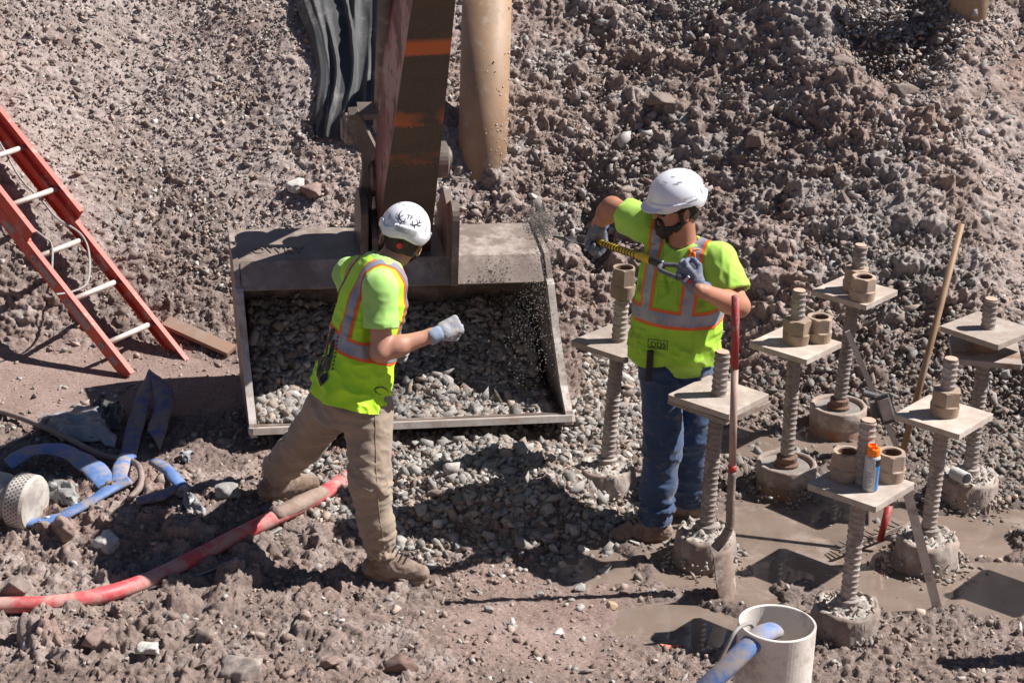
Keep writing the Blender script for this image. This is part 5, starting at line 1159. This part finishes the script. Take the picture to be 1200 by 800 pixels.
    decal((np.array([(160, -8, 0), (200, -8, 0), (200, 3, 0), (160, 3, 0)]), [(0, 1, 2, 3)]), M_hgrey, 'reflector')
    for sg_ in (-1, 1): decal(stroke([(sg_ * 135, 6), (sg_ * 134, 14), (sg_ * 130, 21)], 3.5), M_hgrey, 'strap_slot')
    # antler mark with two letters at the back
    def mirror(P, m): return [(180 + m * p[0], p[1]) for p in P]
    st = []
    for m_ in (-1, 1):
        for P_, w_ in (([(4, 12), (10, 11), (17, 14), (22, 20), (24, 28), (22, 35)], 2.6), ([(17, 14), (24, 13), (29, 17)], 1.8), ([(21, 19), (28, 21), (31, 27)], 1.6), ([(12, 12), (14, 7), (13, 4)], 1.6), ([(19, 17), (17, 22), (14, 25)], 1.5), ([(8, 12), (8, 16), (7, 19)], 1.5)): st.append(stroke(mirror(P_, m_), w_))
    decal(join(*st), M_mark, 'antler_mark')
    for ch, x0 in (('T', -7.5), ('F', .8)):
        TV, TF = text_mesh(ch, 15); TV[:, 2] = 0; V_ = np.stack([180 + (TV[:, 0] + x0) * 1.0 * -1 * -1, 20 + TV[:, 1] * .9, TV[:, 2]], -1)
        V_[:, 0] = 180 - (TV[:, 0] + x0) * -1 * -1 if False else 180 - (TV[:, 0] + x0)
        decal((V_, TF), M_mark, 'letter_mark')
    # suspension band, knob and chin strap
    F = Field(H - .2, H + .2, .0045); F.ell(H + hu * .020 - hf * .008, A, (.088, .108, .09), 0); F.half(H + hu * .045, hu); F.half(H + hu * .012, -hu + hf * -.12); V, Fq = F.mesh(); obj('suspension_band', (V, Fq), M_strap, root, smooth=True)
    obj('adjuster_knob', lathe(H - hf * .112 - hu * .012 - hr * .008, -hf - hu * .2, [(.014, 0), (.014, .010), (.010, .013), (0, .013)], 24), M_knob, root)
    ch = H + hf * .055 - hu * (.118 if cfg.get('beard') else .112)
    for sg_ in (-1, 1):
        a = H + hr * sg_ * .093 + hu * .015 + hf * .030; b = H + hr * sg_ * .090 - hf * .055 + hu * .0; c_ = H + hr * sg_ * .082 - hu * .052 + hf * .014
        obj('chin_strap', tube(crom([a, (a + c_) / 2 + hr * sg_ * .004, c_, (c_ + ch) / 2 + hr * sg_ * .010 - hu * .004, ch], 5), .0085, .002, 8, up=tuple(hr)), M_strap, root); obj('chin_strap', tube(crom([b, (b + c_) / 2 + hr * sg_ * .003, c_], 5), .0085, .002, 8, up=tuple(hr)), M_strap, root)
    obj('strap_end', box(ch - hu * .02, hr, hf, hu, .016, .006, .05), M_strap, root)
    # --- shirt
    stn = cfg['torso']; k = cfg['arm']
    F = Field(P - np.array([.55, .55, .25]), Nk + np.array([.55, .55, .25]), .0065)
    F.op(loft(P, ax, ar, af, L, stn, 2.4), P - .4, Nk + .3, .01)
    for s in 'RL':
        sh, el = J['sh' + s], J['el' + s]; F.cone(Nk - ax * .055, sh - ax * .0, .062, .070, .04); se = sh + (el - sh) * cfg['sleeve' + s]; d = nrm(el - sh)
        F.cone(sh, se + d * .07, .072 * k, .080 * k, .03)
        F.op(lambda Q, se=se, d=d: ((Q - se) @ d) + 0 * Q[..., 0], se - .10, se + .13, .0, 'cutend') if False else None
    f0 = F.f.copy()
    # cut the sleeve ends with a disc-shaped region only round each arm
    for s in 'RL':
        sh, el = J['sh' + s], J['el' + s]; d = nrm(el - sh); se = sh + (el - sh) * cfg['sleeve' + s]; q0 = se + d * .11
        def fn(Q, se=se, d=d, q0=q0): return np.maximum(-((Q - se) @ d), np.linalg.norm(Q - q0, axis=-1) - .165)
        F.op(fn, q0 - .17, q0 + .17, .003, 'sub')
        # hollow the sleeve mouth
        F.cone(se - d * .03, se + d * .05, .058 * k, .066 * k, .0, 'sub')
    F.cone(Nk + ax * .01 + af * .015, Nk + ax * .16 + af * .02, .068 * cfg['neckr'], .085 * cfg['neckr'], .006, 'sub')
    V, Fq = F.mesh(); N = vnormals(V, Fq); V = wrinkle(V, N, .006, (8, 8, 11), 31); obj('shirt', (V, Fq), cfg['shirt'], root, smooth=True)
    # --- vest
    F = Field(P - np.array([.45, .45, .25]), Nk + np.array([.45, .45, .2]), .0058)
    st2 = [(t, a, b, o_) for t, a, b, o_ in cfg['vest']]; F.op(loft(P, ax, ar, af, L, st2, 2.4), P - .4, Nk + .3, .01)
    for s in 'RL':
        sh = J['sh' + s]; F.cone(Nk - ax * .055, Nk - ax * .055 + (sh - Nk + ax * .055) * .72, .074, .080, .03)
    for s in 'RL':
        sh, el = J['sh' + s], J['el' + s]; d = nrm(sh - Nk); c_ = sh + ar * (.042 if s == 'R' else -.042) - ax * .03; F.cone(c_ + ax * .10, c_ - ax * .10, .078, .078, .012, 'sub'); dd = nrm(el - sh); F.cone(sh + (el - sh) * .15, el, .082 * k, .088 * k, .01, 'sub') if cfg.get('armcut' + s, True) else None
    F.cone(Nk + ax * .01 + af * .01, Nk + ax * .14 + af * .02, .070 * cfg['neckr'], .10 * cfg['neckr'], .008, 'sub')
    if cfg.get('vneck'):
        vb = Nk - ax * cfg['vneck'] + af * .16; F.cone(vb, Nk + ax * .05 + af * .10, .006, .085, .006, 'sub')
    V, Fq = F.mesh(); N = vnormals(V, Fq); q = V - P; tl = (q @ ax) / L; am = .015 * sst(.75, .0, tl) + .005
    V = wrinkle(V, N, 1.0, (7, 7, 10), cfg['seed'], am); 
    hem = cfg['hem'](q @ ar, q @ af) ; low = sst(.12, -.05, tl); V = V + (N - ax * (N @ ax)[:, None]) * (low * .010 * np.sin((q @ ar) * 38 + (q @ af) * 31))[:, None]
    V2, F2 = clip_faces(V, Fq, (q @ ax) - hem)
    N = vnormals(V, Fq); vest = obj('vest', (V2, F2), cfg['vestmat'], root, smooth=True); md = vest.modifiers.new('s', 'SOLIDIFY'); md.thickness = .003; md.offset = -1
    a, b, h = q @ ar, q @ af, q @ ax
    beltc = cfg['belt'] * L; hb = np.abs(h - beltc - cfg.get('beltslope', 0) * a); va = np.abs(np.abs(a) - cfg['va'] - cfg.get('vsl', 0) * (h - beltc)); above = h - beltc - cfg.get('beltslope', 0) * a; wb_, wo = cfg['bw'], cfg['bo']
    front_ok = np.ones_like(a)
    s_silv = np.maximum(wb_ - hb, np.minimum(cfg['vw'] - va, above)); s_or = np.maximum(wo - hb, np.minimum(cfg['vo'] - va, above))
    lim = (q @ ax) - hem
    o1 = obj('orange_trim', strip_of(V, Fq, N, np.minimum(s_or, lim), .0022), M_otrim, vest, smooth=True); o2 = obj('reflective_stripe', strip_of(V, Fq, N, np.minimum(s_silv, lim), .0040), M_silver, vest, smooth=True)
    bvv = BVHTree.FromPolygons([tuple(v) for v in V2], F2)
    # --- trousers
    kk = np.array([J[a_ + s_] for a_ in ('hip', 'kn', 'an') for s_ in 'RL'] + [P, P + ax * .1]); F = Field(kk.min(0) - .2, kk.max(0) + .22, .0068)
    F.op(loft(P, ax, ar, af, L, [(-.22, .150, .120, 0), (-.1, .170, .125, 0), (.05, .165, .120, 0), (.22, .158, .115, 0)], 2.4), P - .3, P + .3, .02)
    wa, wk, wm, wh_ = cfg['legr']
    for s in 'RL':
        hp_, kn, an = J['hip' + s], J['kn' + s], J['an' + s]; mid_ = kn + (an - kn) * .5
        F.cone(hp_, kn, wa, wk, .035); F.cone(kn, mid_, wk, wm, .03); F.cone(mid_, an + (an - kn) * .03, wm, wh_, .03)
    for s in 'RL':
        kn, an = J['kn' + s], J['an' + s]; d = nrm(an - kn); c_ = an + d * .12
        F.op(lambda Q, an=an, d=d, c_=c_: np.maximum(-((Q - an) @ d), np.linalg.norm(Q - c_, axis=-1) - .18), c_ - .18, c_ + .18, .003, 'sub')
    V, Fq = F.mesh(); N = vnormals(V, Fq)
    dk = np.minimum.reduce([np.linalg.norm(V - J['kn' + s], axis=1) for s in 'RL']); da = np.minimum.reduce([np.linalg.norm(V - J['an' + s] , axis=1) for s in 'RL']); fold = .35 + 1.0 * sst(.20, .05, dk) + 1.3 * sst(.24, .06, da) + .6 * sst(.35, .1, np.linalg.norm(V - P, axis=1))
    V = wrinkle(V, N, .0115, (6, 6, 17), cfg['seed'] + 3, fold); V = wrinkle(V, vnormals(V, Fq), .0035, (14, 14, 30), cfg['seed'] + 9, fold)
    pants = obj('trousers', (V, Fq), cfg['pants'], root, smooth=True)
    pb_ = BVHTree.FromPolygons([tuple(v) for v in V], [tuple(int(i) for i in f) for f in Fq])
    for s in 'RL':       # side seams
        pts = []
        for t in np.linspace(0, 1, 26):
            c_ = J['hip' + s] * (1 - t * 2) + J['kn' + s] * t * 2 if t < .5 else J['kn' + s] * (2 - 2 * t) + J['an' + s] * (2 * t - 1)
            d_ = ar * (1 if s == 'R' else -1); h_ = pb_.ray_cast(Vector(c_ + d_ * .4), Vector(-d_), 1)
            if h_[0] is not None: pts.append(np.array(h_[0]) + d_ * .0005)
        if len(pts) > 5: obj('side_seam', tube(np.array(pts), .0022, seg=5), cfg['pants'], pants, smooth=True)
    # --- boots
    for s in 'RL':
        an, dr, zs = J['an' + s], nrm(cfg['toe' + s]), cfg['sole' + s]; up = nrm(cfg.get('bup' + s, (0, 0, 1))); sdv = np.cross(dr, up); g_ = np.array([an[0], an[1], 0]) ; hb_ = an[2] - zs
        base_ = an - up * hb_
        F = Field(an - .33, an + .33, .006); F.cone(an + up * .04, an - up * (hb_ - .075), .056, .054, .0); F.cone(base_ - dr * .045 + up * .045, base_ + dr * .09 + up * .045, .046, .046, .03); F.cone(base_ + dr * .06 + up * .04, base_ + dr * .185 + up * .035, .046, .040, .03); F.cone(base_ + dr * .03 + up * .085, base_ + dr * .13 + up * .055, .040, .036, .03)
        F.half(base_ + up * .008, -up); V, Fq = F.mesh(); N = vnormals(V, Fq); V = wrinkle(V, N, .004, (20, 20, 25), 77); bo = obj('boot', (V, Fq), M_boot, root, smooth=True)
        pr = []; 
        for i in range(28):
            a_ = 2 * math.pi * i / 28; ca, sa2 = math.cos(a_), math.sin(a_); x_ = .07 + .152 * np.sign(ca) * abs(ca) ** .8; w_ = (.046 if ca > 0 else .040) * np.sign(sa2) * abs(sa2) ** .7; pr.append((x_, w_))
        V = [base_ + dr * x_ + sdv * w_ + up * z_ for z_ in (-.010, .013) for x_, w_ in pr]; obj('sole', (V, [tuple(range(27, -1, -1)), tuple(range(28, 56))] + [(i, (i + 1) % 28, 28 + (i + 1) % 28, 28 + i) for i in range(28)]), M_sole, bo, fix=True)
        la = [tube(crom([base_ + dr * x_ + up * z_ + sdv * w_ * .03, base_ + dr * (x_ + .004) + up * (z_ + .008), base_ + dr * x_ + up * z_ - sdv * w_ * .03], 4), .0035, seg=5) for x_, z_, w_ in ((.075, .125, 1), (.095, .110, 1), (.115, .100, 1), (.06, .145, 1))]; obj('laces', join(*la), M_strap, bo)
    return root, dict(P=P, ax=ax, ar=ar, af=af, L=L, vest=vest, bv=bvv, hr=hr, hf=hf, hu=hu, H=H, helm=helm)

# ---- the worker on the left, back to the viewer, stepping towards the bucket
gR, gL = tp(446, 678), tp(318, 584); print('FEET', gR, gL)
J1 = dict(pelvis=gy(410, 462, 8.52), neck=gy(449, 304, 8.65), head=gy(470, 283, 8.76), shR=gy(446, 338, 8.44), shL=gy(410, 321, 8.86), elR=gy(446, 412, 8.36), wrR=gy(506, 393, 8.44), elL=gy(428, 372, 9.12), wrL=gy(455, 392, 9.25),
          hipR=gy(431, 478, 8.46), hipL=gy(388, 476, 8.62), knR=gy(434, 566, 8.34), anR=gR + np.array([0, .0, .125]), knL=gy(356, 520, 8.74), anL=gL + np.array([0.02, .0, .14]), hr=np.array([.95, .02, -.27]), hf=np.array([.06, .97, -.30]))
tor1 = [(-.12, .150, .115, 0), (.15, .148, .11, 0), (.5, .158, .12, 0), (.75, .165, .12, 0), (.9, .15, .10, 0), (1.0, .10, .075, 0), (1.04, .06, .05, 0)]
ves1 = [(-.24, .218, .175, -.01), (.10, .198, .16, -.006), (.30, .176, .142, 0), (.5, .178, .145, 0), (.72, .180, .142, 0), (.88, .165, .118, 0), (.98, .11, .09, 0), (1.03, .06, .05, 0)]
cfg1 = dict(z0=.03, arm=1.0, neckr=1.0, skin=M_skin1, hair=M_hair1, torso=tor1, vest=ves1, sleeveR=.62, sleeveL=.4, shirt=M_shirt1, vestmat=M_vest1, seed=11, hem=lambda a, b: -.005 - .16 * a - .012 * np.sin(a * 20),
            belt=.40, beltslope=-.12, va=.105, vw=.022, vo=.035, bw=.028, bo=.042, legr=(.112, .090, .076, .070), pants=M_khaki, toeR=(.96, -.12, 0), toeL=(.80, .45, .0), soleR=gR[2] + .012, soleL=gL[2] + .012, hairlow=.05)
w1, K1 = person('worker in bright lime vest seen from behind, khaki trousers, striding beside the bucket', J1, cfg1)
d = nrm(J1['wrR'] - J1['elR']); g, fr_ = glove(J1['wrR'] + d * .035, d + np.array([0, .1, .12]), (-.15, .75, -.45), -1, M_glove1, M_cuff, w1, curl=(1.25, 1.5, 1.0), thumb=1.0, scale=1.06)
d = nrm(J1['wrL'] - J1['elL']); glove(J1['wrL'] + d * .035, d, (0, -.5, -.8), 1, M_glove1, M_cuff, w1, curl=(.6, .8, .5), thumb=.6)
# big black print low on the back of the vest, small round print at the front hem
def vest_decal(K, VF, centre, du, dv, mat, nm, mx=.0055, off=.003):
    V_, F_ = subdiv(*VF, mx); du, dv = np.asarray(du), np.asarray(dv); n_ = nrm(np.cross(du, dv))
    V_, F_ = project_shape(V_, F_, K['bv'], lambda v: (centre + du * v[0] + dv * v[1] - nrm(centre - c_o) * .5, nrm(centre - c_o)), off)
    if F_: obj(nm, (V_, F_), mat, K['vest'])
c1 = gy(383, 416, 8.5); shp = []
def quad(*p): return np.array([(x, y, 0) for x, y in p]), [(0, 1, 2, 3)]
shp += [quad((-.035, -.115), (.035, -.085), (.04, -.13), (.0, -.165)), quad((-.045, -.11), (-.025, -.12), (-.03, .02), (-.055, .02)), quad((.01, -.09), (.04, -.08), (.05, .08), (.02, .08)), quad((-.05, .02), (-.02, .02), (.03, .10), (.0, .11)), quad((-.03, -.035), (.03, -.01), (.03, .01), (-.03, -.015)),
        quad((-.01, .11), (.035, .105), (.03, .14), (.0, .14)), quad((-.035, .045), (-.015, .04), (-.005, .085), (-.025, .09)), quad((-.008, -.07), (.005, -.07), (.0, .05), (-.01, .05)), quad((-.022, -.10), (.0, -.092), (-.01, -.04), (-.025, -.045))]
for i in range(9): shp.append(quad((.058, -.08 + i * .021), (.070, -.077 + i * .021), (.070, -.066 + i * .021), (.058, -.069 + i * .021)))
vest_decal(K1, join(*shp), c1 + np.array([0, -.0, 0]), c_r * .60, c_u * .84 + c_r * .15, M_mark, 'back_print', off=.0045)
cF = gy(447, 458, 8.3); ring_ = ([(.030 * math.cos(a), .018 * math.sin(a), 0) for a in np.linspace(0, 6.28, 21)]); vest_decal(K1, stroke(ring_[:16], .005, 1), cF, np.array([1, -.1, -.1]), np.array([0, .0, 1]), M_mark, 'hem_print')
pk_ = thing('bottle', 'clear blue bottle sticking out of the khaki back pocket', 'bottle', gy(392, 470, 8.36)); obj('bottle_body', cyl(gy(396, 474, 8.36), gy(389, 463, 8.38), .026, .024, 16), M('clear_blue_plastic', (.08, .12, .22), (.2, .23, .3), 30, .15), pk_, smooth=True); obj('bottle_cap', cyl(gy(389, 463, 8.38), gy(387, 458, 8.38), .015, .014, 14), M_hgrey, pk_)

# ---- the worker on the right, facing the bucket, holding a shovel over it
G_end = gy(803, 323, 8.66); G_hand = gy(700, 283, 9.46); B_end = gy(658, 277, 9.98)
J2 = dict(pelvis=gy(792, 414, 9.02), neck=gy(800, 283, 9.02), head=gy(793, 243, 8.98), shR=gy(753, 262, 9.10), shL=gy(842, 304, 8.94), elR=gy(717, 243, 9.28), wrR=gy(702, 262, 9.42), elL=gy(866, 359, 8.80), wrL=gy(826, 342, 8.62),
          hipR=gy(775, 428, 8.98), hipL=gy(812, 428, 9.08), knR=gy(777, 520, 8.90), anR=gy(767, 612, 8.88), knL=gy(812, 510, 9.06), anL=gy(808, 586, 9.16), hr=np.array([-.38, .92, .05]), hf=np.array([-.92, -.36, -.12]))
tor2 = [(-.12, .165, .14, 0), (.15, .17, .15, .01), (.4, .178, .155, .01), (.75, .182, .13, 0), (.9, .165, .11, 0), (1.0, .11, .08, 0), (1.04, .07, .06, 0)]
ves2 = [(-.22, .215, .185, .01), (.10, .212, .185, .012), (.35, .205, .18, .012), (.72, .195, .150, 0), (.88, .175, .125, 0), (.98, .12, .095, 0), (1.03, .07, .06, 0)]
cfg2 = dict(z0=0, arm=1.10, neckr=1.08, skin=M_skin2, hair=M_hair, beard=True, glasses=True, torso=tor2, vest=ves2, sleeveR=.50, sleeveL=.72, shirt=M_shirt2, vestmat=M_vest2, seed=21, hem=lambda a, b: .0 - .02 * np.sin(a * 14),
            belt=.42, va=.100, vw=.022, vo=.035, bw=.027, bo=.041, vneck=.20, legr=(.106, .088, .082, .078), pants=M_denim, toeR=(-.93, -.25, 0), toeL=(-.9, .1, 0), soleR=-.0, soleL=-.0, hairlow=.06)
w2, K2 = person('bearded worker in lime shirt and vest, jeans, holding a shovel over the bucket', J2, cfg2)
shd = nrm(G_hand - G_end)
gr_, fr1 = glove(J2['wrR'] + nrm(G_hand - J2['wrR']) * .02, nrm(G_hand - J2['wrR'] + np.array([-.03, 0, -.02])), (-.2, .15, -.9), -1, M_glove2, M_cuff2, w2, curl=(1.0, 1.4, 1.0), thumb=.9, scale=1.08, fd=J2['wrR'] - J2['elR'])
gl_, fr2 = glove(J2['wrL'] + nrm(G_end - J2['wrL']) * .03, nrm(G_end - J2['wrL']) + np.array([-.0, 0, .1]), (-.15, .75, .35), -1, M_glove2, M_cuff2, w2, curl=(.55, .95, .8), thumb=.55, scale=1.06, fd=J2['wrL'] - J2['elL'])
for gg, (wr, hd, pn, sd_) in ((gr_, fr1), (gl_, fr2)):
    c_ = wr + hd * .045 - pn * .024; 
    obj('red_print', lathe(c_, -pn, [(.013, -.008), (.013, .002), (0, .002)], 12), M_rprint, gg); obj('pale_print', box(c_ + hd * .022, hd, sd_, pn, .012, .034, .010), M_wprint, gg)
# DDS print in its box, clip and zip on the vest
cD = gy(771, 404, 8.7); TV, TF = text_mesh('DDS', .060); KD = .62; TV[:, 2] = 0; TV = TV - np.array([.055, .018, 0]); fw = .005
fr3 = [quad((-.075, -.032), (.075, -.032), (.075, -.027), (-.075, -.027)), quad((-.075, .038), (.075, .038), (.075, .043), (-.075, .043)), quad((-.075, -.027), (-.070, -.027), (-.070, .038), (-.075, .038)), quad((.070, -.027), (.075, -.027), (.075, .038), (.070, .038)), quad((-.05, -.023), (.05, -.023), (.05, -.020), (-.05, -.020))]
rr2 = nrm(c_r + c_f * .05); uu2 = nrm(np.cross(np.cross(rr2, c_u), rr2))
vest_decal(K2, (TV * KD, TF), cD, c_r * .98 - c_u * .10, c_u * .9, M_mark, 'front_print', off=.004); fV, fF = join(*fr3); vest_decal(K2, (fV * KD, fF), cD, c_r * .98 - c_u * .10, c_u * .9, M_mark, 'print_frame', off=.004)
def on_vest(px, py, K=K2, off=.004):
    d = nrm(ray(px, py)); h = K['bv'].ray_cast(Vector(c_o), Vector(d), 30); return (np.array(h[0]) - d * off) if h[0] is not None else gy(px, py, 8.8)
pkt = []
for a_, b_ in (((772, 330), (795, 334)), ((795, 334), (793, 362)), ((772, 330), (770, 356)), ((742, 382), (760, 388)), ((812, 376), (812, 412)), ((812, 376), (842, 372))): obj('pocket_seam', tube(np.array([on_vest(a_[0] + (b_[0] - a_[0]) * t, a_[1] + (b_[1] - a_[1]) * t, off=.001) for t in np.linspace(0, 1, 8)]), .0018, seg=5), M_vest2, K2['vest'])

q = on_vest(812, 300, off=.012); obj('orange_clip', tube(crom([q + np.array([-.012, 0, .03]), q + np.array([-.018, -.005, 0]), q + np.array([-.012, 0, -.035]), q + np.array([.004, 0, -.03]), q + np.array([.004, -.005, .02])], 4), .007, seg=8), M_org, K2['vest'], smooth=True)
q2 = on_vest(818, 292, off=.010); obj('orange_cord', tube(crom([q + np.array([0, 0, .03]), q2, q2 + np.array([.03, 0, -.01]), q2 + np.array([.02, 0, -.03]), q2 + np.array([-.02, 0, -.015])], 4), .0035, seg=6), M_org, K2['vest'], smooth=True)
# belt knife sheath on the jeans
sh_ = gy(762, 425, 8.80); obj('knife_sheath', box(sh_ + np.array([0, 0.04, -.03]), (1, 0, 0), (0, 1, 0), (0, 0, 1), .03, .02, .15, .006), M_strap, w2)

# shovel held by the worker
hs = thing('short_shovel', 'yellow and black D-handle shovel held by the worker over the bucket', 'shovel', G_hand)
M_yel = M('yellow_fibreglass', (.75, .50, .02), (.62, .42, .02), 20, .45, dirt=MUD, dirtamt=.2, dscale=20); M_bladeD = M('dark_blade', (.045, .045, .05), (.12, .11, .11), 14, .5, metal=.4)
D0 = gy(767, 306, 8.84); sd3 = nrm(D0 - G_hand); Y1 = G_hand + sd3 * .0; Y2 = D0
obj('shaft', cyl(G_hand - sd3 * .10, D0, .0155, .017, 18), M_yel, hs, smooth=True)
Lh = np.linalg.norm(D0 - G_hand); s_, t_, _ = frame(sd3)
tk = [lathe(G_hand + sd3 * (.10 + i * .034), sd3 + s_ * .5, [(.0155, 0), (.0182, .0005), (.0182, .010), (.0155, .0105)], 16) for i in range(int((Lh * .62) / .034))]
obj('black_ticks', join(*tk), M_blk, hs); 
obj('yellow_sleeve', cyl(D0 - sd3 * .16, D0 - sd3 * .02, .0185, .019, 18), M_yel, hs, smooth=True); obj('dark_label', cyl(G_hand + sd3 * .22, G_hand + sd3 * .50, .0163, .0166, 18) if Lh > .7 else cyl(G_hand + sd3 * .2, G_hand + sd3 * .32, .0163, .0163, 18), M_yel, hs)
De = G_end; dd = nrm(De - D0); sdw = nrm(nrm(np.cross(dd, c_f)) * .42 + c_f * .9); sdw = nrm(sdw - dd * (sdw @ dd)); 
obj('handle_neck', tube(crom([D0 - dd * .02, D0 + dd * .03, D0 + dd * .06], 3), .021, seg=14), M_blk, hs, smooth=True)
l_ = [D0 + dd * .05, D0 + dd * .09 + sdw * .045, D0 + dd * .15 + sdw * .052, De + sdw * .045]; r__ = [D0 + dd * .05, D0 + dd * .09 - sdw * .045, D0 + dd * .15 - sdw * .052, De - sdw * .045]
M_dgrip = M('grey_black_grip', (.05, .055, .065), (.12, .12, .13), 20, .4)
obj('d_grip_side', tube(crom(l_, 6), .011, seg=10), M_dgrip, hs, smooth=True); obj('d_grip_side', tube(crom(r__, 6), .011, seg=10), M_dgrip, hs, smooth=True); obj('d_grip_bar', cyl(De - sdw * .05, De + sdw * .05, .014, .014, 14), M_dgrip, hs, smooth=True)
bd_ = nrm(B_end - G_hand); obj('socket', cyl(G_hand - sd3 * .02 + bd_ * .0, G_hand + bd_ * .26, .018, .021, 14), M_bladeD, hs, smooth=True)
obj('blade', blade(G_hand + bd_ * .24, G_hand + bd_ * .52, np.array([1.0, .25, -.12]), .19, .028), M_bladeD, hs, smooth=True)
